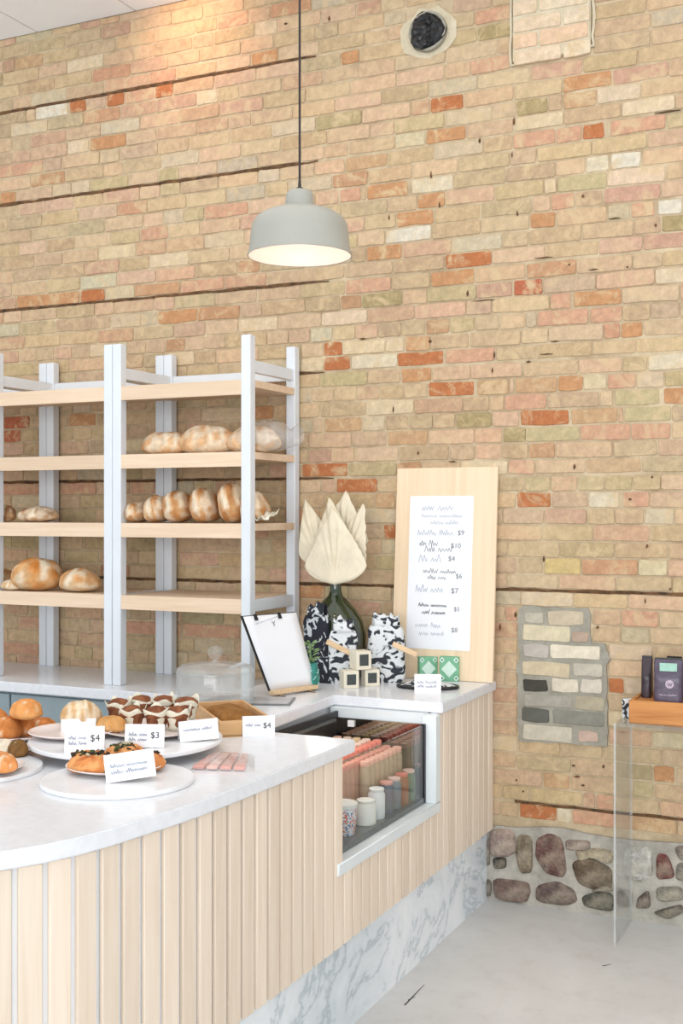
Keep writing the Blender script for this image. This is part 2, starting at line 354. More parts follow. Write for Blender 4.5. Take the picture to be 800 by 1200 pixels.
# rows of STRIPS are given as courses above the 1.305 m line
strip_rows = {20 + r for r, *_ in STRIPS}
HOLE = onY(503, 39, WY); HR = .082
patch_l, patch_r1, patch_r2 = onY(608, 800, WY).x, onY(692, 730, WY).x, onY(711, 800, WY).x
patch_top, patch_mid, patch_bot = onY(650, 712, WY).z, onY(700, 755, WY).z, onY(660, 871, WY).z
gh_l, gh_r = -1.464, -1.141
def mk_brick(wd, ht, proud, col, irr=.0026):
    hw, hh = wd / 2, ht / 2; j = lambda: jit(irr)
    c = min(.006, hw * .3)
    ins = .0018
    pts = [(-hw + c, -hh + j()), (0 + j(), -hh + j()), (hw - c, -hh + j()), (hw + j(), -hh + c), (hw + j(), hh - c), (hw - c, hh + j()), (0 + j(), hh + j()), (-hw + c, hh + j()), (-hw + j(), hh - c), (-hw + j(), -hh + c)]
    n = 10
    fr = [(x * (1 - ins / hw), -proud, z * (1 - ins / hh)) for x, z in pts]; md_ = [(x, -proud + .0022, z) for x, z in pts]; bk = [(x, .02, z) for x, z in pts]
    fs = [tuple(range(n))] + [(i + a, (i + 1) % n + a, (i + 1) % n + a + n, i + a + n) for a in (0, n) for i in range(n)]
    return fr + md_ + bk, fs, col
bricks = []
k = 0
while Z0 + k * CS < CEIL + .1:
    zc = Z0 + k * CS + CS / 2
    if zc + CS * .2 > .40 or True:
        spans = [(-6.4, 3.0)]
        def cut(a, b):
            global spans
            out = []
            for s0, s1 in spans:
                if b <= s0 or a >= s1: out.append((s0, s1)); continue
                if a > s0: out.append((s0, a))
                if b < s1: out.append((b, s1))
            spans = out
        if zc < .36: cut(-1.66, 3.1)
        if patch_bot - .01 < zc < patch_top + .01: cut(patch_l - .004, (patch_r1 if zc > patch_mid else patch_r2) + .004)
        if abs(zc - HOLE.z) < HR + .02: cut(HOLE.x - HR - .02, HOLE.x + HR + .02)
        ghost = zc > onY(650, 68, WY).z
        if ghost: cut(gh_l - .012, gh_r + .012)
        for a, b, c in sorted(sp_by.get(k, [])):
            ok = any(s0 - 1e-6 <= a + .01 and b - .01 <= s1 + 1e-6 for s0, s1 in spans)
            if ok:
                for s0, s1 in spans:
                    if a < s1 and b > s0: a, b = max(a, s0), min(b, s1)
                bricks.append((a, b, k, c, jit(.001) + .0012)); cut(a - .003, b + .003)
        header = random.random() < .12
        for s0, s1 in spans:
            x = s0 + .004 + (random.uniform(-.2, 0) if s0 < -6.3 else 0)
            while x < s1 - .02:
                ln = .105 if header else random.choice([.205, .215, .222, .228, .218, .17, .11])
                e = x + ln
                if s1 - e < .05: e = s1 - .005
                e = min(e, s1 - .004)
                bricks.append((x, e, k, bcol(), jit(.0018) + .0012)); x = e + .0065
        if ghost:
            x = gh_l + .003 - (.1 if k % 2 else 0)
            while x < gh_r - .01:
                e = min(x + .2, gh_r); a = max(x, gh_l)
                if e - a > .03: bricks.append((a, e, k, random.choice([(222, 200, 172), (224, 192, 162), (226, 208, 180)]), .018))
                x += .21
    k += 1
def bz(k):
    z0 = Z0 + k * CS + .0034; z1 = Z0 + (k + 1) * CS - .0034
    if k in strip_rows: z0 += .004
    if k + 1 in strip_rows: z1 -= .002
    return z0, z1
def screen_area(b):
    z0, z1 = bz(b[2]); xm = (b[0] + b[1]) / 2; zm = (z0 + z1) / 2; Z = depth((xm, WY, 0)); xc = xm * CT + WY * ST
    px, py = 400 + F * xc / Z, YH - F * (zm - EYE) / Z
    if not (-10 < px < 812 and -10 < py < 1040): return 0
    if px < 590 and py > 800: return 0
    sh = 1.0
    if px < 345 and py > 400: sh = .6     # behind the racks
    return sh * (b[1] - b[0]) * (z1 - z0) / Z ** 2 * (CT + .0)
order = sorted(bricks, key=screen_area, reverse=True)
rest = MB()
for n, b in enumerate(order):
    z0, z1 = bz(b[2])
    if z1 > CEIL - .002 and z0 < CEIL: z1 = CEIL - .002
    if z0 >= CEIL - .02 or z1 < .02: continue
    vs, fs, col = mk_brick(b[1] - b[0], z1 - z0 - abs(jit(.003)), b[4], b[3])
    x, z = (b[0] + b[1]) / 2, (z0 + z1) / 2
    if n < 300: MB().add(vs, fs, col).build('brick', M['brick'], wall, smooth=30, loc=(x, WY, z), rot=(0, jit(.012), 0))
    else: rest.add([(p[0] + x, p[1] + WY, p[2] + z) for p in vs], fs, col)
o = rest.build('brickwork', M['brick'], wall, smooth=30); o['kind'] = 'stuff'
for r, x0, x1, t in STRIPS:
    zc = Z0 + (20 + r) * CS; mb = MB(); x = x0
    up, lo = [], []; n = int((x1 - x0) / .05)
    vs = []
    for i in range(n + 1):
        xx = x0 + (x1 - x0) * i / n; zz = zc + jit(.002); tt = t * (.75 + random.random() * .5) / 2 * (min(1, (n - i) / 4 + .3))
        vs += [(xx, WY - .002 + jit(.002), zz + tt), (xx, WY - .002 + jit(.002), zz - tt), (xx, WY + .02, zz - tt), (xx, WY + .02, zz + tt)]
    fs = [(4 * i + a, 4 * i + (a + 1) % 4, 4 * i + 4 + (a + 1) % 4, 4 * i + 4 + a) for i in range(n) for a in range(4)]
    mb.add(vs, fs).build('wooden_strip', M['darkwood'], wall)
# small open cracks, knocked-out joints
holes = MB()
for (x, y, s, t) in ((335,28,5,3),(386,22,3,8),(600,182,2,8),(602,142,2,10),(683,230,3,5),(768,264,3,5),(637,302,22,2),(695,316,12,2),(667,310,3,3),(735,313,3,3),(782,131,30,2),(720,256,14,2),(548,344,3,9),(566,352,30,2),(579,416,2,10),(577,434,2,9),(425,397,8,3),(504,400,5,4),(461,480,2,10),(490,531,3,5),(530,541,10,3),(673,547,3,8),(764,559,3,4),(738,585,4,3),(619,424,6,3),(758,640,3,6),(640,415,16,2),(756,704,2,8),(586,735,3,10),(605,914,3,3),(672,897,5,3),(676,910,8,3),(683,920,5,3),(707,898,3,6),(613,927,3,3),(729,858,10,3),(637,655,2,8),(650,400,10,2),(456,255,2,8),(562,165,3,8),(505,205,2,10),(515,240,2,8),(606,250,2,8),(700,735,3,5),(785,690,3,4),(604,720,3,9)):
    a = onY(x, y, WY); px = a.z * 0 + depth(a) / F
    w_, h_ = s * px * .5, t * px * .42
    holes.add([(a.x - w_, WY - .0055, a.z), (a.x - w_ * .2, WY - .0055, a.z - h_), (a.x + w_, WY - .0055, a.z - h_ * .3), (a.x + w_ * .3, WY - .0055, a.z + h_),
               (a.x - w_, WY + .01, a.z), (a.x - w_ * .2, WY + .01, a.z - h_), (a.x + w_, WY + .01, a.z - h_ * .3), (a.x + w_ * .3, WY + .01, a.z + h_)],
              [(0, 1, 2, 3), (0, 4, 5, 1), (1, 5, 6, 2), (2, 6, 7, 3), (3, 7, 4, 0)])
o = holes.build('joint_crack', M['darkwood'], wall); o['kind'] = 'stuff'
# ghost patch edging: broken mortar ledge round the raised bricks
zb = onY(650, 70, WY).z; pts = []
MB().box(gh_l - .002, gh_r + .002, WY - .013, WY + .01, zb + .012, CEIL - .004).build('raised_plaster', M['pale_mortar'], wall, bevel=.004)
mb = MB()
for i in range(14): pts.append((gh_l - .012, WY - .006, CEIL - .03 - (CEIL - .03 - zb) * i / 13))
for i in range(1, 10): pts.append((gh_l - .012 + (gh_r - gh_l + .024) * i / 10, WY - .006, zb + (.012 if i < 6 else .03) + jit(.005)))
for i in range(14): pts.append((gh_r + .012 + jit(.006), WY - .006, zb + .03 + (CEIL - .03 - zb - .03) * i / 13))
mb.tube([(a + jit(.003), b, c + jit(.003)) for a, b, c in pts], .0065, 6)
mb.build('broken_mortar_edge', M['pale_mortar'], wall, smooth=True)
# grey repaired opening
pm = [(240,70),(270,50),(640,65),(660,110),(665,265),(740,275),(780,360),(755,400),(760,870),(370,850),(240,840),(230,460),(222,400),(245,360),(235,130)]
pv = [onY(560 + x / 5, 700 + y / 5, WY) for x, y in pm]
dense = []
for i in range(len(pv)):
    a, b = pv[i], pv[(i + 1) % len(pv)]; n = max(1, int((b - a).length / .03))
    for j in range(n): q = a.lerp(b, j / n); dense.append((q.x + jit(.004), q.z + jit(.004)))
mb = MB(); n = len(dense); mb.add([(x, WY - .008, z) for x, z in dense] + [(x, WY + .01, z) for x, z in dense], [tuple(range(n))] + [(i, (i + 1) % n, n + (i + 1) % n, n + i) for i in range(n)])
pat = mb.build('cement_patch', M['grey_mortar'], wall)
for (x0, y0, x1, y1, c) in ((280,85,385,150,(190,182,164)),(415,80,615,160,(200,185,160)),(265,165,540,255,(214,202,172)),(555,200,650,262,(182,160,140)),(270,275,412,350,(188,180,170)),(430,280,718,358,(226,216,194)),(262,380,540,460,(206,190,160)),(565,385,728,460,(195,188,172)),(268,480,408,545,(72,70,62)),(435,480,590,555,(216,206,186)),(605,480,728,555,(212,203,188)),(275,570,545,640,(166,161,149)),(572,580,745,660,(178,168,145)),(262,650,420,728,(100,100,92)),(445,668,740,745,(140,138,128)),(268,755,555,838,(200,192,174)),(590,785,700,845,(198,172,156))):
    a, b = onY(560 + x0 / 5, 700 + y0 / 5, WY), onY(560 + x1 / 5, 700 + y1 / 5, WY)
    zt = onY(560 + (x0 + x1) / 10, 700 + y0 / 5, WY).z; zb_ = onY(560 + (x0 + x1) / 10, 700 + y1 / 5, WY).z
    vs, fs, col = mk_brick(b.x - a.x + .002, zt - zb_ + .001, .011, c, .004)
    MB().add(vs, fs, col).build('brick', M['patchbrick'], pat, smooth=40, loc=((a.x + b.x) / 2, WY, (zt + zb_) / 2))
# pipe hole
ho = thing('capped_pipe', 'old round pipe stub stuffed with black plastic, high on the brick wall', 'pipe', (HOLE.x, WY, HOLE.z))
mb = MB(); n = 20; ring = []
for i in range(n): a = 2 * PI * i / n; r_ = .118 * (1 + jit(.10)); ring.append((r_ * math.cos(a) * 1.15, r_ * math.sin(a) * .95))
mb.add([(x, -.004, z) for x, z in ring] + [(x, .01, z) for x, z in ring], [tuple(range(n))] + [(i, (i + 1) % n, n + (i + 1) % n, n + i) for i in range(n)])
mb.build('mortar_collar', M['pale_mortar'], ho)
MB().lathe([(.074, 0), (.083, 0), (.085, .006), (.085, .03), (.074, .03)], 28, cap=False).build('pipe_rim', M['grey_mortar'], ho, smooth=40, rot=(PI / 2, 0, 0))
def bagf(u, v_):
    a = u * 2 * PI; rr = .080 * math.sin(v_ * PI / 2) * (1 + .12 * math.cos(3 * a + .5)); h = .026 * math.cos(v_ * PI / 2) + .022 * vn((math.cos(a) * v_ * 2, math.sin(a) * v_ * 2, 3), 2.4) + .012
    return (rr * math.cos(a), -h - .012, rr * math.sin(a))
MB().grid(bagf, 24, 9, closeu=True).build('plastic_stuffing', M['black'], ho, smooth=12)

# ---- rubble stone footing
SM = WY - .015
top = [(30,120),(70,92),(150,100),(250,98),(330,102),(375,112),(430,125),(520,140),(640,152),(800,162)]
tp = [onY(560 + x / 3.333, 940 + y / 3.333, SM) for x, y in top]; line = [(-1.66, tp[0].z)] + [(q.x, q.z) for q in tp] + [(-.5, .40), (.2, .41), (1.4, .40), (3.2, .41)]
poly = [(x, z) for x, z in line] + [(3.2, 0), (-1.66, 0)]
n = len(poly); foot = MB().add([(x, SM, z) for x, z in poly] + [(x, WY + .02, z) for x, z in poly], [tuple(range(n))] + [(i, (i + 1) % n, n + (i + 1) % n, n + i) for i in range(n)]).build('stone_footing', M['stone_mortar'], wall)
def stone(pts, c, raise_=.016):
    cx = sum(p[0] for p in pts) / len(pts); cz = sum(p[1] for p in pts) / len(pts)
    # subdivide + smooth outline
    pts = [(cx + (x - cx) * 1.12, cz + (z - cz) * 1.12) for x, z in pts]
    for _ in range(2):
        q = []
        for i in range(len(pts)):
            a, b = pts[i], pts[(i + 1) % len(pts)]
            q += [(a[0] * .84 + b[0] * .16, a[1] * .84 + b[1] * .16), (a[0] * .16 + b[0] * .84, a[1] * .16 + b[1] * .84)]
        pts = q
    n = len(pts); vs = []; sd = random.random() * 50
    for s_, h in ((1.04, -.004), (.97, raise_ * .6), (.74, raise_)):
        for x, z in pts: vs.append(((x - cx) * s_, -(h + (.006 * vn((x, 0, z), 30, sd) if h > 0 else 0)), (z - cz) * s_))
    fs = [(a + i, a + (i + 1) % n, a + n + (i + 1) % n, a + n + i) for a in (0, n) for i in range(n)] + [tuple(2 * n + i for i in range(n))]
    def col(p):
        k = 1 + .22 * vn(p, 22, sd); return tuple(max(0, min(255, q * k)) for q in c)
    MB().add(vs, fs, col).build('stone', M['stone'], foot, smooth=50, loc=(cx, SM, cz))
ST_ = [([(52,112),(135,112),(150,190),(110,210),(50,205)],(178,156,146)),([(62,218),(108,218),(108,255),(65,258)],(44,42,40)),([(158,135),(208,140),(210,265),(168,272),(150,200)],(146,132,110)),([(235,150),(280,130),(325,150),(340,260),(325,285),(270,272),(230,215)],(128,96,88)),([(345,148),(435,152),(430,185),(350,185)],(170,152,142)),([(372,240),(440,222),(515,262),(515,335),(440,335),(395,310)],(116,98,80)),([(385,192),(470,180),(520,195),(515,240),(440,212),(400,228)],(186,172,146)),([(65,300),(190,315),(200,345),(185,390),(75,375)],(132,108,100)),([(235,330),(310,312),(370,345),(380,385),(340,400),(235,385)],(118,100,95)),([(410,370),(470,350),(522,360),(525,425),(420,405)],(94,94,84)),([(28,300),(52,310),(50,365),(28,360)],(110,106,100)),([(30,160),(45,140),(47,240),(30,240)],(150,142,132)),([(575,185),(670,180),(678,280),(640,305),(580,290)],(216,214,206)),([(700,205),(740,210),(768,290),(700,298)],(126,72,68)),([(625,375),(665,345),(672,410),(620,412)],(106,90,88)),([(700,335),(790,330),(800,380),(705,385)],(152,148,135)),([(715,420),(790,400),(800,430),(740,455),(690,430)],(112,108,100)),([(548,345),(600,345),(600,400),(548,412)],(140,136,128)),([(780,240),(850,240),(850,310),(775,300)],(140,134,126)),([(770,175),(850,170),(850,225),(790,222)],(158,146,134)),([(445,345),(500,320),(530,345),(470,345)],(150,140,126)),([(820,330),(900,325),(910,400),(830,400)],(128,104,96)),([(870,190),(960,190),(965,300),(880,300)],(160,148,130))]  # second, near-black entry is a dark hole, its shade painted onto a stone
for pts, c in ST_:
    stone([(lambda q: (q.x, q.z))(onY(560 + x / 3.333, 940 + y / 3.333, SM)) for x, y in pts], c)
for i in range(12):
    for j in range(2):
        cx = -.30 + i * .2 + jit(.02); cz = .1 + j * .17; r1, r2 = .075 + jit(.015), .065 + jit(.012)
        stone([(cx + r1 * math.cos(a * PI / 3) * (1 + jit(.15)), cz + r2 * math.sin(a * PI / 3) * (1 + jit(.15))) for a in range(6)], random.choice([(132, 108, 100), (150, 142, 128), (176, 160, 146), (110, 104, 96)]))

# ================================================================== COUNTERS
front_edge = [(-1.54, 3.37), (-1.541, 3.15), (-1.543, 2.91), (-1.548, 2.7), (-1.556, 2.51), (-1.565, 2.41), (-1.579, 2.32), (-1.598, 2.19), (-1.618, 2.105), (-1.65, 2.02), (-1.70, 1.935), (-1.77, 1.86), (-1.87, 1.80), (-2.0, 1.765), (-2.3, 1.745), (-3.7, 1.745)]
topoly = [(-1.54, 4.795), (-1.54, 4.15), (-1.985, 4.15), (-1.95, 3.37)] + front_edge + [(-3.7, 2.95), (-2.7, 3.02), (-2.385, 3.25), (-2.385, 4.795)]
ct = MB().prism(topoly, CH - .04, CH).build('countertop', M['quartz'], bevel=.004)
tag(ct, 'white quartz countertop curving round the slatted service counter', 'countertop')
cb = thing('service_counter', 'curved service counter faced in pale vertical wood slats over a marble kick', 'counter', (-2.0, 3.2, 0))
O = Vector((-2.0, 3.2, 0))
def loc_(pts): return [(x - O.x, y - O.y) for x, y in pts]
def inset(pts, d):   # open polyline, offset to the barista's side
    out = []
    for i, p in enumerate(pts):
        a = Vector(pts[max(i - 1, 0)]); b = Vector(pts[min(i + 1, len(pts) - 1)]); t = (b - a).normalized(); nn = Vector((t.y, -t.x))
        # travelling towards the viewer: inside is to the right-hand side
        out.append((p[0] + nn.x * d, p[1] + nn.y * d))
    return out
full = [(-1.54, 4.78), (-1.54, 4.4), (-1.54, 4.1), (-1.54, 3.7)] + front_edge
q = inset(full, .03); 
body_front = [p for p in inset(front_edge, .06)]
bodypoly = [(-1.60, 4.79), (-1.60, 4.16), (-2.0, 4.16), (-2.0, 3.26), (-1.60, 3.26)] + [p for p in body_front if p[1] < 3.25][0:] + [(-3.66, 2.9), (-2.72, 2.98), (-2.37, 3.2), (-2.37, 4.79)]
MB().prism(loc_(bodypoly), 0.0, CH - .041).build('counter_body', M['white_gap'], cb)
def strip_wall(line, d0, d1, z0, z1, name, mat, parent=cb):
    a = inset(line, d0); b = inset(line, d1); n = len(a); vs = []
    for z in (z0, z1): vs += [(x - O.x, y - O.y, z) for x, y in a] + [(x - O.x, y - O.y, z) for x, y in b]
    fs = []
    for i in range(n - 1): fs += [(i, i + 1, 2 * n + i + 1, 2 * n + i), (n + i, 3 * n + i, 3 * n + i + 1, n + i + 1), (i, n + i, n + i + 1, i + 1), (2 * n + i, 2 * n + i + 1, 3 * n + i + 1, 3 * n + i)]
    fs += [(0, 2 * n, 3 * n, n), (n - 1, 2 * n - 1, 4 * n - 1, 3 * n - 1)]
    return MB().add(vs, fs).build(name, mat, parent)
SB = .30            # underside of the slats
strip_wall(full, .035, .058, .0, SB, 'marble_kick', M['marble'])
# backing behind the slats, with the fridge opening left free
strip_wall([(-1.54, 4.79), (-1.54, 4.5), (-1.54, 4.14)], .022, .045, SB, CH - .041, 'slat_backing', M['white_gap'])
strip_wall([(-1.54, 4.14), (-1.54, 3.8), (-1.54, 3.27)], .022, .045, SB, .52, 'slat_backing', M['white_gap'])
strip_wall([(-1.54, 3.27)] + front_edge[1:], .022, .045, SB, CH - .041, 'slat_backing', M['white_gap'])
def slat(x, y, ang, z0, z1):
    MB().box(-.0265, .0265, -.011, .0, z0, z1).build('slat', M['slat'], cb, bevel=.002, seg=1, loc=(x - O.x, y - O.y, 0), rot=(0, 0, ang))
# walk along the front with a constant pitch
path = [Vector(p) for p in inset([(-1.54, 4.79)] + full[1:], .022)]
pitch = .0675; dist = .03; acc = 0
for a, b in zip(path, path[1:]):
    seg_ = (b - a).length
    while dist <= acc + seg_:
        p = a.lerp(b, (dist - acc) / seg_); t = (b - a).normalized(); ang = math.atan2(t.y, t.x) + PI
        zt = .518 if 3.28 < p.y < 4.145 else CH - .042
        slat(p.x, p.y, ang, SB - .004, zt); dist += pitch
    acc += seg_
# fridge opening frame
FX = -1.545
fr = MB(); fr.box(-1.60, FX, 3.262, 4.142, .518, .556); fr.box(-1.60, FX, 4.092, 4.142, .556, CH - .041)
fr.build('opening_frame', M['frame_paint'], cb, loc=(-O.x, -O.y, 0), bevel=.003, seg=1)
MB().box(-1.985, -1.60, 4.112, 4.149, .842, CH - .041).build('opening_trim', M['frame_paint'], cb, loc=(-O.x, -O.y, 0))

# back worktop and cabinet
bw = MB().box(-5.6, -2.392, 4.22, 4.793, BH - .045, BH).build('back_worktop', M['quartz'], bevel=.004); tag(bw, 'white worktop along the brick wall under the bread racks', 'worktop')
bc = thing('back_cabinet', 'blue grey cabinet under the worktop along the brick wall', 'cabinet', (-4.0, 4.5, 0))
MB().box(-1.6, 1.6, -.23, .28, 0, BH - .046).build('body', M['cabinet'], bc)
for i in range(5): MB().box(-1.59 + i * .64, -.96 + i * .64, -.248, -.23, .1, BH - .06).build('door', M['cabinet'], bc, bevel=.002, seg=1)

# ================================================================== FRIDGE
fg = thing('display_fridge', 'open top glass fronted fridge set into the slatted counter', 'fridge', (-1.77, 3.7, .5595))
def F_(mb, name, mat, **k): return mb.build(name, mat, fg, loc=(1.77, -3.7, -.5595), **k)
F_(MB().box(-1.95, -1.602, 3.272, 4.105, .5595, .575), 'floor_plate', M['steel'])
F_(MB().box(-1.952, -1.60, 4.096, 4.109, .575, .845), 'liner_panel', M['mirror_liner'])
F_(MB().box(-1.952, -1.60, 3.264, 3.274, .575, .845), 'liner_panel', M['black'])
F_(MB().box(-1.962, -1.95, 3.264, 4.109, .5595, .868), 'liner_panel', M['black'])
F_(MB().box(-1.594, -1.588, 3.274, 4.092, .5595, .845), 'glass_pane', M['glass'])
F_(MB().box(-1.600, -1.584, 4.078, 4.093, .5595, .848), 'black_seal', M['black'])
F_(MB().box(-1.602, -1.586, 3.274, 4.09, .5595, .578), 'steel_sill', M['steel'])
F_(MB().box(-1.95, -1.94, 3.3, 4.07, .835, .845), 'assumed_light_strip', M['steel'])  # assumed strip, added as the housing of the fill lamp
ld = bpy.data.lights.new('fridge_fill_light', 'AREA'); ld.shape = 'RECTANGLE'; ld.size = .7; ld.size_y = .03; ld.energy = 1.6; ld.color = (1, .97, .92)  # fill lamp added to brighten the bottles, no visible source
lo_ = bpy.data.objects.new('fridge_fill_light', ld); C.objects.link(lo_); lo_.location = (-1.93, 3.68, .842); lo_.rotation_euler = (0, .5, PI / 2); lo_.rotation_euler = (Vector((-1.72, 3.68, .70)) - Vector(lo_.location)).to_track_quat('-Z', 'X').to_euler()
tg = F_(MB().box(-1.90, -1.875, 4.086, 4.096, .815, .838), 'temperature_tag', M['card']); tg['label'] = 'small white tag'
# bottles with pink caps in rows
def cup(loc, r, h, capc, bodyc, label, grp, name='juice_bottle', cat='bottle', first={}):
    key = (name, capc, bodyc, r, h)
    if key not in first:
        t = thing(name, label, cat, loc, 0, grp)
        b = MB().lathe([(r * .9, 0), (r, .004), (r, h * .80), (r * .8, h * .9), (r * .78, h * .91)], 14, col=bodyc).build('bottle_body' if cat == 'bottle' else 'tub_body', M['item'], t, smooth=40)
        c = MB().lathe([(r * .86, h * .905), (r * .90, h * .92), (r * .90, h * .985), (r * .8, h)], 14, col=capc).build('cap' if cat == 'bottle' else 'lid', M['item'], t, smooth=40)
        first[key] = t; return t
    t0 = first[key]; t = t0.copy(); C.objects.link(t); t.location = loc; t['label'] = label
    if grp: t['group'] = grp
    for ch in t0.children: c = ch.copy(); C.objects.link(c); c.parent = t
    return t
caps = [(232, 160, 140), (240, 186, 160), (226, 196, 168), (214, 132, 116)]
for j in range(17):
    for i in range(7):
        y = 3.41 + j * .0405; x = -1.93 + i * .0405
        if i == 6 and not (j > 8): continue
        rowc = [(232, 188, 160), (236, 206, 182), (226, 196, 150), (240, 208, 188), (228, 140, 120), (222, 150, 132), (232, 176, 156)][i]
        cup((x + jit(.002), y + jit(.002), .575), .0192, .205 - (.018 if i > 4 else 0), rowc, [(186, 164, 136), (196, 150, 128)][i % 2], 'small bottle with %s cap in the %s row of the fridge' % (('dusty pink', 'pale peach', 'tan', 'cream pink', 'coral orange', 'deep coral', 'pale salmon')[i], ('rearmost', 'second', 'third', 'fourth', 'fifth', 'sixth', 'short foremost')[i]), 'capped bottles packed in the fridge')
front_items = [(3.66, .040, .085, (236, 236, 230), (232, 230, 224), 'white lidded tub standing third from the left end at the fridge glass', 'tub'),
 (3.75, .034, .105, (232, 234, 234), (226, 230, 232), 'plain white tub standing upright in the middle of the fridge front row', 'tub'),
 (3.835, .030, .11, (222, 160, 150), (96, 110, 124), 'dark jar with pink lid, first to the right of the plain white tub', 'jar'),
 (3.905, .030, .11, (228, 196, 188), (110, 130, 140), 'grey blue jar with pale lid, second to the right of the plain white tub', 'jar'),
 (3.975, .030, .11, (220, 120, 110), (150, 96, 70), 'brown jar with coral lid, third to the right of the plain white tub', 'jar'),
 (4.045, .028, .11, (224, 190, 180), (90, 116, 96), 'dark green jar at the right end of the fridge front row', 'jar')]
for y, r, h, lc, bc_, lab, cat in front_items:
    if cat == 'jar':
        t = cup((-1.634, y, .575), r * .88, h, lc, bc_, lab, None, 'lidded_jar', 'jar')
    else: t = cup((-1.634, y, .575), r * .88, h, lc, bc_, lab, None, 'lidded_tub', 'tub')
# patterned yoghurt pots at the near end
m, nt, bs = newmat('blue_floral_print'); f = nz(nt, coords(nt), 55, 2, .5, 1.5); r = ramp(nt, [(.40, (206, 92, 64)), (.46, (236, 236, 236)), (.55, (226, 230, 236)), (.58, (70, 104, 150))]); nt.links.new(f, r.inputs[0]); nt.links.new(r.outputs[0], bs.inputs['Base Color']); M['floral'] = m
for i, (x, y, lab) in enumerate(((-1.652, 3.52, 'blue and orange floral printed tub beside the plain tubs in the fridge'), (-1.652, 3.405, 'blue and orange floral printed tub nearest the front counter in the fridge'))):
    t = thing('floral_tub', lab, 'tub', (x, y, .575)); r_ = .046
    MB().lathe([(r_ * .8, 0), (r_ * .85, .004), (r_, .09)], 24).build('tub_body', M['floral'], t, smooth=40)
    MB().lathe([(r_ * 1.02, .09), (r_ * 1.04, .094), (r_ * 1.04, .102), (r_ * .95, .105)], 24, col=(232, 230, 226)).build('lid', M['item'], t, smooth=40)

# ================================================================== BREAD RACKS
YF, YB = 4.33, 4.735; TOPZ = 2.375; PW = .045
def rack(x0, x1, label):
    base = Vector(((x0 + x1) / 2, (YF + YB) / 2, BH)); t = thing('bread_rack', label, 'rack', base)
    lo = lambda mb, name, mat, **k: mb.build(name, mat, t, loc=-base, **k)
    for xx in (x0, x1 - PW):
        for yy in (YF, YB): lo(MB().box(xx, xx + PW, yy, yy + PW, BH, TOPZ), 'post', M['white_paint'], bevel=.003, seg=1)
        for zz, hh in ((2.222, .05), (1.208, .05)): lo(MB().box(xx + .008, xx + PW - .008, YF + PW, YB, zz, zz + hh), 'side_rail', M['white_paint'], bevel=.002, seg=1)
    lo(MB().box(x0 + PW, x1 - PW, YB + .01, YB + .032, 2.222, 2.272), 'back_rail', M['white_paint'], bevel=.002, seg=1)
    for zt in (2.187, 1.884, 1.581, 1.262):
        s = MB().box(x0 + PW, x1 - PW, YF + .004, YF + .026, zt - .062, zt); s.box(x0 + PW, x1 - PW, YF + .026, YB + .03, zt - .030, zt)
        if zt != 1.262:
            s.box(x0 + .006, x0 + PW, YF + PW, YB, zt - .030, zt); s.box(x1 - PW, x1 - .002, YF + PW, YB, zt - .030, zt)
        lo(s, 'shelf', M['ply'])
    return t
rack(-3.165, -2.463, 'white post bread rack with three loaded shelves, right end by the wall')
rack(-3.863, -3.167, 'white post bread rack with round loaves, left of the rack of bagged loaves')
rack(-4.561, -3.865, 'white post bread rack at the left photo edge, only right posts in view')

# ---- loaves
def loaf(name, label, cat, loc, L, W, H, rotz=0, crust=(190, 122, 66), pale=(226, 190, 146), flour=.3, scores=(), group=None, seed=0, mat=None, pw=.85, tilt=0, sw=.1):
    nu, nv = 40, 18
    def fn(u, v_):
        a = u * 2 * PI; b = -PI / 2 + v_ * PI
        sgn = lambda q, p: math.copysign(abs(q) ** p, q)
        x = sgn(math.cos(a), pw) * sgn(math.cos(b), pw); y = sgn(math.sin(a), pw) * sgn(math.cos(b), pw); z = math.sin(b)
        z = z if z > 0 else z * .45
        k = 1 + .07 * vn((x, y, z), 2.0, seed)
        ux = x
        for s_ in scores:
            d = abs(ux + .35 * y * s_[1] - s_[0]); 
            if z > -.1 and d < sw: k += .05 * (1 - d / sw) - .03
        return (x * L / 2 * k, y * W / 2 * k, (z + .45) / 1.45 * H * (k if z > -.3 else 1))
    def col(p):
        x, y, z = p.x / (L / 2), p.y / (W / 2), p.z / H
        t = .5 + .9 * vn((x, y, z), 2.6, seed + 5); t = max(0, min(1, t * .8 + (1 - z) * .45 - .1))
        c = tuple(a * (1 - t) + b * t for a, b in zip(crust, pale))
        fl_ = max(0, min(1, (vn((x * 1.3, y, z), 2.2, seed + 9) + flour - .25) * 4)); c = tuple(a * (1 - fl_ * .75) + b * fl_ * .75 for a, b in zip(c, (236, 222, 198)))
        for s_ in scores:
            d = abs(x + .35 * y * s_[1] - s_[0])
            if z > .35 and d < sw: g = (1 - d / sw) ** .5; c = tuple(a * (1 - g) + b * g for a, b in zip(c, (240, 224, 198)))
        return c
    o = MB().grid(fn, nu, nv, col, closeu=True).build(name, mat or M['bread'], smooth=True, loc=loc, rot=(0, tilt, rotz))
    if tilt: Rm = Matrix.Rotation(tilt, 3, 'Y'); o.location.z -= min((Rm @ q_.co).z for q_ in o.data.vertices)
    return tag(o, label, cat, group)
def shelf_at(x, Y, z): v_ = onY(x, 600, Y); return Vector((v_.x, Y, z))
def pxw(v_, n): return n * depth(v_) / F
Yl = 4.46
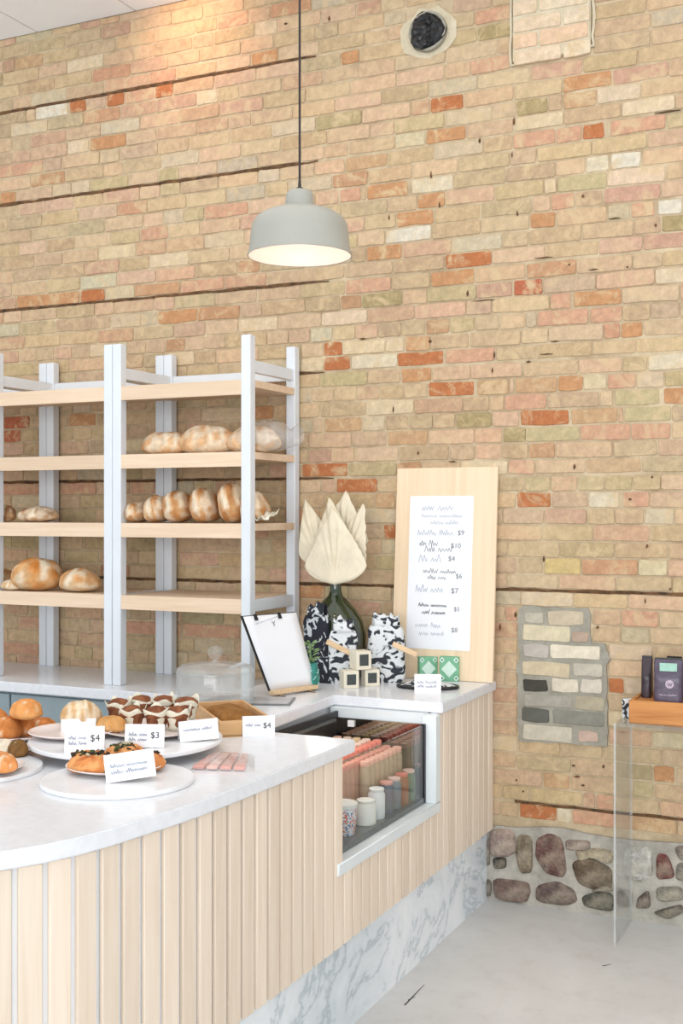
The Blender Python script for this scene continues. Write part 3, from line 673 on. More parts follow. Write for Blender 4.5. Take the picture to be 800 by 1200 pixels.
for i, (xc, wpx, hpx, lab) in enumerate(((194, 62, 27, 'floury crusty long loaf at the left end of the bagged row on the upper shelf'), (243, 74, 33, 'long crusty loaf in the middle of the bagged row on the upper shelf'), (297, 66, 31, 'long pale crusted loaf in clear bag at the right end of the upper shelf'))):
    v_ = shelf_at(xc, Yl, 1.885); loaf('long_loaf', lab, 'bread', v_, pxw(v_, wpx) * 1.05, .13, pxw(v_, hpx), rotz=-.05 + i * .05, crust=(206, 150, 100), pale=(232, 196, 154), flour=.34, scores=((-.45, 1), (0, 1), (.45, 1)), seed=i * 7 + 1, sw=.12)
# the clear bag over the end loaf
v_ = shelf_at(300, Yl, 1.886)
def bagfn(u, w_):
    a = u * 2 * PI; t = w_; env = (.30 + .70 * min(1, t * 4)) if t < .72 else max(.22, 1 - (t - .72) * 2.6)
    if t > .9: env += (t - .9) * 4
    k = 1 + .10 * vn((math.cos(a) * 2, math.sin(a) * 2, t * 6), 1.5, 3)
    y = math.cos(a) * .078 * env * k; z = .004 + (.5 + .5 * math.sin(a)) * .128 * env * k + (.03 * max(0, t - .72) * 3)
    return (-.125 + t * .33, y, z)
o = MB().grid(bagfn, 26, 24, closeu=True).build('bread_bag', M['plastic'], smooth=30, loc=v_, fix=False); tag(o, 'clear crinkled plastic bag twisted shut at the right end of the upper shelf', 'bag')
Yl = 4.44
for i, (xc, wpx, hpx, lab) in enumerate(((166, 32, 24, 'smallest round loaf at the left end of the middle shelf row'), (190, 40, 32, 'second loaf from the left in the leaning row on the middle shelf'), (215, 44, 38, 'third loaf from the left in the leaning row, with a broad white floured band'), (247, 44, 42, 'fourth loaf from the left in the leaning row on the middle shelf'), (281, 46, 48, 'tall scored loaf second from the right in the leaning row'), (304, 40, 38, 'browned loaf at the right end of the leaning row, partly behind the rack post'))):
    v_ = shelf_at(xc, Yl + i * .004, 1.583); W_ = pxw(v_, wpx)
    loaf('round_loaf', lab, 'bread', v_, W_ * .72, .21, pxw(v_, hpx) * .98, rotz=.12, crust=(178, 112, 58), pale=(220, 176, 128), flour=.22, scores=((-.30, .9), (.62, .9)), seed=i * 5 + 40, tilt=-.34, sw=.26)
v_ = shelf_at(310, 4.42, 1.583)
MB().grid(lambda u, w_: ((u - .5) * .09, (w_ - .5) * .1, .006 + .045 * abs(vn((u * 3, w_ * 3, 1), 1.3)) + .04 * u * w_), 12, 10).build('paper_scrap', M['muffinpaper'], smooth=True, loc=v_, fix=False, solid=.001)
tag(bpy.context.scene.objects['paper_scrap'], 'crumpled white paper lying at the right end of the middle shelf', 'paper')
for (xc, wpx, hpx, z, Y, lab, cr, fl_, ro) in ((45, 50, 18, 1.583, 4.44, 'flat dark crusted loaf alone in the left rack', (128, 82, 54), .42, .1), (6, 26, 20, 1.583, 4.45, 'small brown loaf at the left edge of the left rack middle shelf', (150, 98, 60), .2, .3),
    (44, 60, 38, 1.264, 4.42, 'large golden domed loaf on the lowest shelf of the left rack', (204, 128, 58), .16, .3), (94, 54, 27, 1.264, 4.43, 'floury golden loaf right of the large domed loaf on the lowest shelf', (212, 146, 84), .40, -.3), (14, 26, 13, 1.264, 4.37, 'small floury roll in front of the large domed loaf on the lowest shelf', (214, 164, 114), .4, 0), (4, 34, 22, 1.264, 4.50, 'brown loaf behind the small floury roll at the left of the lowest shelf', (196, 142, 92), .2, 0)):
    v_ = shelf_at(xc, Y, z); loaf('round_loaf', lab, 'bread', v_, pxw(v_, wpx), pxw(v_, wpx) * .8, pxw(v_, hpx), rotz=ro, crust=cr, flour=fl_, scores=((.3, .8),) if hpx > 30 else ((0, .5),), seed=int(xc) + 3, sw=.16)

# ================================================================== PENDANT
Zp = 4.1; xc = (351 - 400) / F * Zp; px_, py_ = xc * CT - Zp * ST, Zp * CT + xc * ST
zr = EYE + (YH - 300) * Zp / F
pd = thing('pendant_lamp', 'sage grey metal dome pendant lamp hanging on a dark cord', 'lamp', (px_, py_, zr))
u_ = Zp / F
prof = [(61 * u_, 0), (59.5 * u_, 6 * u_), (58.5 * u_, 14 * u_), (57.5 * u_, 26 * u_), (56 * u_, 36 * u_), (51 * u_, 44 * u_), (42 * u_, 50 * u_), (28 * u_, 55 * u_), (17 * u_, 58 * u_)]
MB().lathe(prof, 56, cap=False).build('lamp_shade', M['lamp_out'], pd, smooth=50)
MB().lathe([(r_ - .0025, z + (.0 if i == 0 else -.002)) for i, (r_, z) in enumerate(prof)], 56, cap=False).build('shade_lining', M['lamp_in'], pd, smooth=50)
MB().lathe([(61 * u_ - .003, -.0005), (61 * u_ + .0012, -.001), (61 * u_ + .0012, .003), (61 * u_ - .003, .002)], 56, cap=False).build('rim', M['lamp_out'], pd, smooth=50)
MB().lathe([(17.5 * u_, 55 * u_), (17 * u_, 62 * u_), (16 * u_, 72 * u_), (13 * u_, 76 * u_), (6 * u_, 77.5 * u_), (0.5 * u_, 78 * u_)], 32).build('lamp_neck', M['lamp_out'], pd, smooth=50)
MB().lathe([(5.5 * u_, 77.5 * u_), (5 * u_, 79 * u_), (2 * u_, 81 * u_), (1.6 * u_, 88 * u_), (1.2 * u_, 90 * u_)], 16).build('cord_grip', M['black_metal'], pd, smooth=50)
MB().lathe([(.0042, 88 * u_), (.0042, CEIL - zr - .0)], 10).build('cord', M['black_metal'], pd, smooth=60)
MB().lathe([(.05, CEIL - zr - .02), (.055, CEIL - zr - .015), (.055, CEIL - zr)], 24).build('ceiling_rose', M['lamp_out'], pd, smooth=40)
m, nt, bs = newmat('lit_bulb'); bs.inputs['Emission Color'].default_value = (1, .92, .86, 1); bs.inputs['Emission Strength'].default_value = 1.4; M['bulb'] = m
MB().lathe([(.001, .045), (.02, .05), (.03, .07), (.028, .09), (.014, .115), (.013, .15)], 20).build('bulb', M['bulb'], pd, smooth=60)
pl = bpy.data.lights.new('bulb_light', 'POINT'); pl.energy = 1.4; pl.color = (1, .90, .86); pl.shadow_soft_size = .035
po = bpy.data.objects.new('bulb_light', pl); C.objects.link(po); po.parent = pd; po.location = (0, 0, .02)

# ================================================================== MENU BOARD
bl, br = onY(458, 792, 4.712), onY(577, 799, 4.712); tl, tr = onY(467, 549, 4.782), onY(583, 549, 4.782)
BW = br.x - bl.x; leanv = Vector((0, tl.y - 4.712, tl.z - CH)); BHt = leanv.length; lean = math.atan2(leanv.y, leanv.z)
mbrd = bpy.data.objects.new('menu_board', None); C.objects.link(mbrd); mbrd.location = ((bl.x + br.x) / 2, 4.712, CH + .001); mbrd.rotation_euler = (-lean, 0, 0)
tag(mbrd, 'tall pine menu board leaning on the brick wall with a handwritten white sheet', 'menu board')
MB().box(-BW / 2, BW / 2, 0, .016, 0, BHt).build('board', M['boardwood'], mbrd, bevel=.002, seg=1)
pw0, pw1 = -BW / 2 + BW * .145, -BW / 2 + BW * .775
zt_ = BHt * (799 - 583) / (799 - 549) * 1.0 ; zb2 = BHt * (796 - 761) / (799 - 549)
MB().box(pw0, pw1, -.0015, 0, zb2, zt_).build('paper_sheet', M['paper'], mbrd)
H_ = zt_ - zb2; Wp = pw1 - pw0
def pz(y): return zt_ - H_ * (y - 583) / (761 - 583)
def pxx(x, y): return pw0 + Wp * (x - (483 - 7 * (y - 583) / 178)) / 73
ink1, ink2, ink3 = MB(), MB(), MB()
for i, (mbk, x0, x1, y, h, th) in enumerate(((ink1, 496, 534, 600, 9, .0022), (ink1, 496, 543, 608, 5, .0014), (ink1, 506, 538, 616, 5, .0014), (ink1, 491, 533, 629, 7, .002), (ink2, 493, 515, 641, 7, .0022), (ink2, 499, 532, 648, 8, .002), (ink1, 492, 519, 660, 9, .0022), (ink2, 497, 535, 673, 6, .002), (ink2, 502, 524, 680, 6, .0018), (ink1, 488, 521, 695, 9, .0024), (ink3, 491, 524, 712, 5, .0024), (ink3, 495, 522, 720.5, 6, .0026), (ink1, 487, 516, 736, 7, .002), (ink1, 491, 520, 745, 6, .0016))):
    scribble(mbk, pxx(x0, y), pxx(x1, y), pz(y), h * .0034, y=-.0018, th=th, seed=i + 3)
ink1.build('handwriting', M['ink_faint'], mbrd); ink2.build('handwriting', M['ink'], mbrd); ink3.build('handwriting', M['ink_dark'], mbrd)
for (tx, x, y, s) in (('$9', 541, 626, .030), ('$10', 535, 641, .030), ('$4', 530, 656, .030), ('$6', 538, 676, .028), ('$7', 533, 693, .032), ('$5', 535, 714, .026), ('$8', 532, 738, .028)):
    text_mesh(tx, s, M['ink'], mbrd, (pxx(x, y), -.0018, pz(y)), name='price')

# ================================================================== DEMIJOHN + PALM LEAVES
v_ = onY(393, 600, 4.59); dz = depth(v_) / F
dj = thing('demijohn', 'dark green glass demijohn bottle holding dried palm leaves', 'vase', (v_.x, 4.59, CH))
R_ = 36 * dz; Hb = .425
MB().lathe([(R_ * .80, 0), (R_ * .93, .012), (R_ * .99, .06), (R_, .13), (R_ * .99, .19), (R_ * .90, .245), (R_ * .70, .29), (R_ * .42, .33), (R_ * .24, .352), (R_ * .19, .372), (R_ * .18, .40), (R_ * .25, .405), (R_ * .26, .42), (R_ * .20, .425), (R_ * .14, .42)], 48).build('bottle_body', M['bottle'], dj, smooth=50)
lvs = thing('dried_palm_leaves', 'fan of five dried cream palm spears standing in the green bottle', 'dried leaves', (v_.x, 4.59, CH + Hb - .01))
def leaf(cx, cy, wpx, hpx, rot, dy, yaw=0, seed=0):
    base = Vector((v_.x, 4.59, CH + Hb)); c_ = onY(cx, cy, 4.59 + dy)
    w_, h_ = wpx * dz, hpx * dz; n_ = 22
    def width(t):   # spade outline: t 0 bottom .. 1 tip
        return (math.sin(min(1, t / .26) * PI / 2) ** .6) * (1 - max(0, (t - .26) / .74) ** 1.15) * .5
    def fn(u, t):
        s_ = (u - .5) * 2; ww = width(t) * w_; x = s_ * ww; z = (t - .5) * h_
        x += 0; ang_ = math.atan2(x, z + h_ * .50 + .012); pleat = .0042 * math.sin(ang_ * 40) * min(1, t * 4); y = pleat + .012 * s_ * s_ - .010 * t + .006 * math.sin(t * 5 + seed)
        z += -.10 * h_ * abs(s_) ** 2 * (1 - t) * 0
        T = Matrix.Rotation(rot, 4, 'Y') @ Matrix.Rotation(yaw, 4, 'Z')
        q_ = T @ Vector((x, y, z)); return q_ + c_ - Vector(lvs.location)
    mb = MB(); mb.grid(fn, 61, 22)
    o = mb.build('palm_leaf', M['leaf_dry'], lvs, smooth=60, fix=False, solid=.0010)
    T = Matrix.Rotation(rot, 4, 'Y'); b_ = T @ Vector((0, 0, -h_ / 2)) + c_ - Vector(lvs.location)
    MB().tube([Vector((jit(.008), jit(.006), -.10)), Vector((jit(.006), 0, .0)), b_, T @ Vector((0, -.006, -h_ * .1)) + c_ - Vector(lvs.location)], .0035, 6, r2=.0015).build('leaf_stem', M['leaf_dry'], lvs, smooth=60)
leaf(403, 612, 62, 74, .08, .05, seed=1)
leaf(367, 624, 46, 84, -.27, .03, .4, seed=2)
leaf(414, 630, 54, 82, .30, .02, -.3, seed=3)
leaf(388, 618, 50, 70, -.08, .012, seed=4)
leaf(391, 640, 80, 90, -.03, -.05, seed=5)

# ================================================================== PRINTED BUNDLES, BOXES
def bundle(cx, yb, wpx, hpx, z0, rot, mat, label, thick=.05, top=True, name='printed_towel_bundle', seed=0, stick=None):
    b = P(cx, yb, z0); s_ = depth(b) / F; w_, h_ = wpx * s_, hpx * s_
    t = thing(name, label, 'towel', (b.x, b.y, z0), facing(b) * .6 + rot)
    def fn(u, v2):
        a = u * 2 * PI; zz = v2; e = (1 - .10 * abs(2 * zz - 1) ** 4) * (1 + .10 * vn((math.cos(a), math.sin(a), zz * 3), 1.6, seed))
        if v2 == 0 or v2 == 1: e *= .9
        sg = lambda q_, p_: math.copysign(abs(q_) ** p_, q_)
        return (sg(math.cos(a), .5) * w_ / 2 * e, sg(math.sin(a), .5) * thick / 2 * e, zz * h_)
    mb = MB().grid(fn, 28, 12, closeu=True); n_ = 28; mb.f += [tuple(range(n_))[::-1], tuple(11 * n_ + i for i in range(n_))]
    mb.build('cloth', mat, t, smooth=50)
    if top:
        MB().grid(lambda u, v2: ((u - .5) * w_ * .75 * (1 - .2 * v2), (.5 - v2) * .05 + .01 * vn((u * 4, v2 * 2, seed), 1), h_ - .004 + .05 * math.sin(v2 * PI) * (1 + .5 * vn((u * 5, v2, seed), 1.3))), 14, 10).build('folded_end', mat, t, smooth=True, fix=False, solid=.003)
    if stick:
        x0, z0_, x1, z1_ = [q_ * s_ for q_ in stick]; a = Vector((x0, -thick / 2 - .010, z0_)); b2 = Vector((x1, -thick / 2 - .010, z1_)); d = (b2 - a).normalized(); nn = Vector((-d.z, 0, d.x)) * .011
        MB().hexa([a - nn, b2 - nn, b2 + nn, a + nn], (0, .008, 0)).build('wooden_tag', M['stick'], t, bevel=.002, seg=1)
    return t
bundle(371, 799, 32, 78, CH, -.1, M['print_dark'], 'dark navy leaf printed towel bundle in front of the green bottle', .045, name='printed_towel_bundle', seed=1)
bundle(402, 801, 34, 62, CH, .1, M['print'], 'grey and white leaf printed towel bundle behind the cream boxes', .04, seed=2, stick=(-19, 50, 12, 35))
bundle(452, 799, 44, 66, CH, .15, M['print'], 'black and white floral towel bundle beside the menu board, the largest one', .07, seed=3, stick=(8, 46, 36, 33))
bundle(383, 800, 24, 30, CH, .0, M['print_dark'], 'low dark cloth roll at the foot of the green bottle', .05, seed=6, top=False, name='cloth_roll')
def lbox(cx, yb, s, z0, rot, label):
    b = P(cx, yb, z0); t = thing('candle_box', label, 'box', (b.x, b.y, z0), facing(b) + rot)
    MB().box(-s / 2, s / 2, -s / 2, s / 2, 0, s * 1.1).build('carton', M['cream_box'], t, bevel=.002, seg=1)
    MB().box(-s * .30, s * .30, -s / 2 - .001, -s / 2, s * .22, s * .88).build('label_print', M['label_dark'], t)
    return t, b
lbox(409, 805.5, .064, CH, .30, 'cream box with dark window label, lower left of the stack of three')
lbox(434, 803, .062, CH, .25, 'cream box with dark window label, lower right of the stack of three')
b1 = P(409, 805.5, CH); b2 = P(434, 803, CH); mid = (b1 + b2) / 2
t = thing('candle_box', 'cream box with dark window label on top of the two other cream boxes', 'box', (mid.x + .0, mid.y + .005, CH + .0707), facing(mid) + .45)
MB().box(-.034, .034, -.034, .034, 0, .075).build('carton', M['cream_box'], t, bevel=.002, seg=1); MB().box(-.02, .02, -.035, -.034, .016, .062).build('label_print', M['label_dark'], t)
# flat printed mitt with card
b = P(501, 806, CH); t = thing('printed_cloth', 'flat black edged floral cloth lying before the green patterned boxes', 'cloth', b, facing(b) * .6)
def mitt(u, v2):
    a = u * 2 * PI; r_ = 1 - v2; return (.122 * r_ * math.cos(a), .07 * r_ * math.sin(a), .006 + .024 * (1 - r_ ** 2) + .006 * vn((math.cos(a) * r_, math.sin(a) * r_, 0), 3))
MB().grid(mitt, 32, 8, closeu=True).build('cloth', M['print'], t, smooth=True, fix=False)
ed = [(.122 * math.cos(a * PI / 20), .07 * math.sin(a * PI / 20), .007) for a in range(41)]
MB().tube(ed, .0068, 8).build('dark_hem', M['black'], t, smooth=True)
def card(cx, yb, wpx, hpx, z0, label, roll=0, yaw=0, price=None, lines=2, leanb=.35, name='price_card', seed=0, cat='card'):
    b = P(cx, yb, z0); s_ = depth(b) / F; w_, h_ = wpx * s_, hpx * s_ / .96
    t = thing(name, label, cat, (b.x, b.y, z0), facing(b) + yaw); t.rotation_euler = (-leanb * .5, roll, facing(b) + yaw)
    lift = abs(math.sin(roll)) * w_ / 2; t.location.z += lift
    MB().box(-w_ / 2, w_ / 2, 0, .0012, 0, h_).build('card_face', M['card'], t)
    MB().hexa([(-w_ / 2, .0012, h_), (w_ / 2, .0012, h_), (w_ / 2, .035 + h_ * .35, h_ * .10), (-w_ / 2, .035 + h_ * .35, h_ * .10)], (0, .001, 0)).build('card_back', M['card'], t)
    if lines:
        mb = MB()
        for i in range(lines): scribble(mb, -w_ * .40, w_ * (.06 if price else .35), h_ * (.50 - .22 * i), h_ * .16, y=-.0008, th=.0020, seed=seed + i)
        mb.build('handwriting', M['ink_faint'], t)
    if price: text_mesh(price, h_ * .38, M['ink_dark'], t, (w_ * .26, -.0008, h_ * .52), name='price')
    return t
card(501, 812, 31, 21, CH, 'small white card propped on the black edged floral cloth', lines=2, seed=31)
# green patterned boxes
def gbox(cx, yb, s, rot, label, dotset):
    b = P(cx, yb, CH); t = thing('patterned_box', label, 'box', b, facing(b) + rot)
    MB().box(-s / 2, s / 2, 0, .035, 0, s * 1.25).build('carton', M['green_box'], t, bevel=.0015, seg=1)
    hh = s * 1.25; y = -.0008
    def dia(cx_, cz, a, bb, mat, name, yy): MB().add([(cx_ - a, yy, cz), (cx_, yy, cz - bb), (cx_ + a, yy, cz), (cx_, yy, cz + bb), (cx_ - a, 0, cz), (cx_, 0, cz - bb), (cx_ + a, 0, cz), (cx_, 0, cz + bb)], [(0, 1, 2, 3), (0, 4, 5, 1), (1, 5, 6, 2), (2, 6, 7, 3), (3, 7, 4, 0)]).build(name, mat, t)
    dia(0, hh / 2, s * .40, hh * .34, M['green_pale'], 'pale_diamond', -.0008); 
    for sx in (-1, 1):
        for sz in (-1, 1):
            dia(sx * s * .36, hh / 2 + sz * hh * .37, s * .14, hh * .12, M['green_pale'], 'corner_print', -.0008); dia(sx * s * .36, hh / 2 + sz * hh * .37, s * .055, hh * .05, M['green_dark'], 'dot_print', -.0012)
    return t
gbox(502, 797, .078, .25, 'green and white lattice patterned box on the left, half hidden by the card', 0)
gbox(526, 798.5, .082, -.12, 'green and white lattice patterned box on the right, before the menu board', 0)

# ================================================================== SUCCULENT
b = P(363, 808, CH); s_ = depth(b) / F
t = thing('succulent_pot', 'small leafy succulent in a teal patterned pot beside the clipboard', 'potted plant', (b.x, b.y, CH))
MB().lathe([(.024, 0), (.031, .008), (.037, .035), (.036, .07), (.030, .098), (.031, .108), (.027, .108), (.025, .098)], 28, wob=lambda a, z: 1 + .05 * math.sin(6 * a + z * 160)).build('pot', M['teal'], t, smooth=60)
pd_ = MB()
for i in range(6):
    for j in range(3):
        a = i * PI / 3 + j * .5; rr = .0375; z = .025 + j * .025
        pd_.tube([(rr * math.cos(a + q_ * .12), rr * math.sin(a + q_ * .12), z + .007 * math.sin(q_ * PI / 3)) for q_ in range(-2, 3)], .0016, 5, col=(190, 226, 216))
pd_.build('raised_pattern', M['item'], t, smooth=True)
for i in range(26):
    a = i * 2.4; h = .10 + .085 * (i / 26) + jit(.01); rr = .008 + .022 * math.sin(i / 26 * PI); tip = Vector((math.cos(a) * (rr + .022), math.sin(a) * (rr + .022), h + .018)); base = Vector((math.cos(a) * rr * .2, math.sin(a) * rr * .2, h))
    d = tip - base; sd = Vector((-math.sin(a), math.cos(a), 0)) * .0075; up = Vector((0, 0, .003))
    MB().add([base, base + d * .55 + sd, tip, base + d * .55 - sd, base + d * .5 + up * 1.5, base + d * .5 - up], [(0, 1, 4), (1, 2, 4), (2, 3, 4), (3, 0, 4), (1, 0, 5), (2, 1, 5), (3, 2, 5), (0, 3, 5)]).build('leaf', M['green_leaf'], t, smooth=True)
MB().tube([(0, 0, .09), (.002, 0, .14), (-.002, .002, .185)], .004, 6).build('stem', M['green_leaf'], t, smooth=True)

# ================================================================== CLIPBOARD ON EASEL
BL, BR = P(315, 810, CH + .02), P(367, 803, CH + .02); TL, TR = P(282, 722, 1.235), P(345, 717, 1.235)
eb = (BL + BR) / 2; es = thing('tabletop_easel', 'small wooden tabletop easel holding the clipboard', 'easel', (eb.x, eb.y, CH))
off = -Vector((eb.x, eb.y, CH)); xd = (BR - BL).normalized(); upv = ((TL + TR) / 2 - (BL + BR) / 2); ul = upv.length; upv.normalize(); nrm = xd.cross(upv).normalized()   # points to the viewer
if nrm.y > 0: nrm = -nrm
def bar(mb, a, b_, w_, d_):
    a, b_ = Vector(a), Vector(b_); dd = (b_ - a).normalized(); s1 = dd.cross(nrm).normalized() * w_ / 2; s2 = nrm * d_ / 2
    mb.hexa([a - s1 - s2, a + s1 - s2, b_ + s1 - s2, b_ - s1 - s2], nrm * d_)
ledge0 = BL + off - nrm * -.012 - upv * .006; ledge1 = BR + off + nrm * .012 - upv * .006
mb = MB(); bar(mb, ledge0, ledge1, .017, .034); mb.build('ledge', M['stick'], es, bevel=.002, seg=1)
for q0, q1 in ((.16, .40), (.84, .60)):
    jn = BL.lerp(BR, q0) + off - nrm * .012 - upv * .012; ft = Vector(jn); ft += nrm * .055 - xd * .004; ft.z = .003
    tpv = TL.lerp(TR, q1) + off - nrm * .014 - upv * .10
    mb = MB(); bar(mb, ft, jn, .019, .014); bar(mb, jn, tpv, .012, .008); mb.build('front_leg', M['stick'], es)
a = (BL + BR) / 2 + off - nrm * .02 + upv * .2; bk_ = Vector((a.x, a.y + .13, .004)) - xd * .07
mb = MB(); bar(mb, bk_, a, .012, .008); mb.build('rear_leg', M['stick'], es)
cl = thing('clipboard', 'black clipboard with a plain white sheet propped on the wooden easel', 'clipboard', (eb.x, eb.y, BL.z)); o2 = -Vector((eb.x, eb.y, BL.z))
MB().hexa([BL + o2, BR + o2, TR + o2, TL + o2], nrm * -.004).build('backing_board', M['black'], cl)
def cp(u, w_, lift=.002): return (BL.lerp(BR, u)).lerp(TL.lerp(TR, u), w_) + o2 + nrm * lift
MB().grid(lambda u, w_: cp(.03 + .99 * u, .005 + .985 * w_, .0025 + .006 * (1 - w_) * u), 8, 10).build('paper_sheet', M['paper'], cl, smooth=True, fix=False, solid=.0006)
for u in (.24, .68):
    mb = MB(); c0 = cp(u, 1.0, .004); mb.hexa([c0 - xd * .008 - upv * .022, c0 + xd * .008 - upv * .022, c0 + xd * .006 + upv * .004, c0 - xd * .006 + upv * .004], nrm * .004); mb.build('black_clip', M['black'], cl)
mb = MB(); pts = [cp(.18 + .012 * i, .88 + .008 * math.sin(i * 2.1) + .002 * i, .005) for i in range(46)]
for a, b_ in zip(pts, pts[1:]):
    if random.random() < .8: mb.hexa([a - upv * .001, a + upv * .001, b_ + upv * .001, b_ - upv * .001], nrm * .0006)
mb.build('handwriting', M['ink_faint'], cl)
yv = [cp(.50, .90, .006), cp(.53, .87, .006), cp(.56, .905, .006)]; mb = MB()
for a, b_ in ((yv[0], yv[1]), (yv[1], yv[2]), (yv[1], cp(.53, .84, .006))): mb.hexa([a - xd * .0015, a + xd * .0015, b_ + xd * .0015, b_ - xd * .0015], nrm * .0006)
mb.build('emblem_print', M['ink'], cl)
# loose magazine on the counter
a = P(300, 822, CH); o = MB().box(-.12, .12, -.085, .085, 0, .006).build('magazine', M['steel'], loc=(a.x + .02, a.y - .0, CH), rot=(0, 0, .35), bevel=.001, seg=1); tag(o, 'thin grey magazine lying flat in front of the easel', 'magazine')
MB().box(-.112, .112, -.078, .078, .0062, .0066).build('cover_print', plain('grey_print', (168, 168, 170), .35, .12, 12), o)

# ================================================================== GLASS CAKE DOME
b = P(252, 822, CH); cd = thing('glass_cake_dome', 'clear glass cake dome with round knob, standing by the rack end', 'cake dome', (b.x, b.y, CH)); r_ = 45 * depth(b) / F
MB().lathe([(r_ * 1.04, 0), (r_ * 1.06, .004), (r_ * 1.05, .010), (.02, .010)], 48).build('glass_base', M['glass'], cd, smooth=40)
MB().lathe([(r_, .011), (r_, .115), (r_ * .97, .128), (r_ * .88, .136), (r_ * .4, .142), (.012, .146)], 96, cap=False, wob=lambda a, z: 1 + .008 * math.cos(24 * a)).build('dome', M['domeglass'], cd, smooth=50)
MB().lathe([(r_ - .005, .011), (r_ - .005, .112), (r_ * .93, .124), (r_ * .85, .131), (r_ * .4, .137), (.012, .14)], 48, cap=False).build('dome_inner_face', M['glass'], cd, smooth=50)
MB().lathe([(r_ + .002, .108), (r_ + .0035, .113), (r_ + .001, .12)], 48, cap=False).build('dome_ridge', M['acryl'], cd, smooth=50)
MB().lathe([(.012, .145), (.010, .158), (.022, .168), (.030, .182), (.030, .192), (.020, .205), (.004, .209)], 24).build('knob', M['acryl'], cd, smooth=50)

# ================================================================== TRAY WITH SEEDED LOAF
A, B = P(257, 865, CH), P(321, 861, CH); w_ = (B - A).length; xd2 = (B - A).normalized(); ry = math.atan2(xd2.y, xd2.x); dd = Vector((-xd2.y, xd2.x, 0))
tr_ = thing('wooden_tray', 'light wooden tray holding a seeded slab beside the fridge', 'tray', ((A.x + B.x) / 2, (A.y + B.y) / 2, CH), ry)
TL_ = .40
T_sk = 0
mb = MB(); mb.box(-w_ / 2, w_ / 2, 0, TL_, 0, .008); mb.build('tray_base', M['traywood'], tr_)
for nm, q_ in (('tray_side', (-w_ / 2, w_ / 2, 0, .010, .0, .052)), ('tray_side', (-w_ / 2, w_ / 2, TL_ - .01, TL_, 0, .052)), ('tray_side', (-w_ / 2, -w_ / 2 + .01, .01, TL_ - .01, 0, .052)), ('tray_side', (w_ / 2 - .01, w_ / 2, .01, TL_ - .01, 0, .052))):
    MB().box(*q_).build(nm, M['traywood'], tr_, bevel=.002, seg=1)
c_ = Vector(tr_.location) + dd * .20 + Vector((0, 0, .0085)) - xd2 * .005
loaf('seeded_slab', 'brown seeded granola slab lying in the wooden tray', 'cake', c_, .30, w_ * .72, .052, rotz=ry + PI / 2, crust=(146, 98, 48), pale=(176, 128, 70), flour=-.3, seed=77, pw=.45)
card(303, 863, 38, 23, CH, 'white price card leaning on the front of the wooden tray', price='$4', lines=1, seed=5, leanb=0.1, yaw=.1)

# ================================================================== BOARDS, PLATES, PASTRIES
def disc(name, label, cat, px, py, z0, rpx, th, mat, foot_=0, sy=1):
    b = P(px, py, z0 + th + foot_); r_ = rpx * depth(b) / F
    t = MB().lathe([(r_ * .985, foot_), (r_, foot_ + .003), (r_, foot_ + th - .003), (r_ * .99, foot_ + th)] , 64).build(name, mat, smooth=35, loc=(b.x, b.y, z0)) if not foot_ else thing(name, label, cat, (b.x, b.y, z0))
    if foot_:
        MB().lathe([(r_ * .985, foot_), (r_, foot_ + .003), (r_, foot_ + th - .003), (r_ * .99, foot_ + th)], 64).build('plate_top', mat, t, smooth=35)
        MB().lathe([(r_ * .6, 0), (r_ * .6, foot_)], 40).build('foot', mat, t, smooth=35)
    tag(t, label, cat); return t, b, r_
dA, bA, rA = disc('round_serving_board', 'round white serving board under the herb topped pastries', 'serving board', 138, 911, CH, 89, .013, M['marble_white'])
dB, bB, rB = disc('round_serving_board', 'round white serving board at the left edge under the croissant plate', 'serving board', -32, 898, CH, 80, .013, M['marble_white'])
dC, bC, rC = disc('cake_stand', 'wide low white stand carrying the muffins and iced loaf', 'cake stand', 148, 864, CH, 112, .014, M['marble_white'], foot_=.028)
ZA = CH + .0135; ZC = CH + .0425
def plate(label, px, py, z0, rpx, mat=None, name='plate'):
    b = P(px, py, z0 + .015); r_ = rpx * depth(b) / F
    o = MB().lathe([(r_ * .6, 0), (r_ * .62, .0), (r_ * .95, .012), (r_, .016), (r_ * .985, .018), (r_ * .93, .0145), (r_ * .62, .005), (.002, .0045)], 56).build(name, mat or M['ceramic'], smooth=50, loc=(b.x, b.y, z0)); tag(o, label, 'plate'); return o, b
plate('pinkish white plate under the herb topped pastries', 136, 895, ZA, 58)
plate('pinkish white plate behind the first price card, at the left of the stand', 84, 856, ZC, 50)
plate('white plate under the paper wrapped muffins', 180, 853, ZC, 60, M['ceramic'])
plate('pale plate under the croissant at the left edge of the photo', -14, 897, ZA, 42)
plate('cream plate under the dark pastry at the left edge', 2, 878, CH, 38)
plate('large pale plate under the pile of golden rolls', 24, 858, CH, 48)
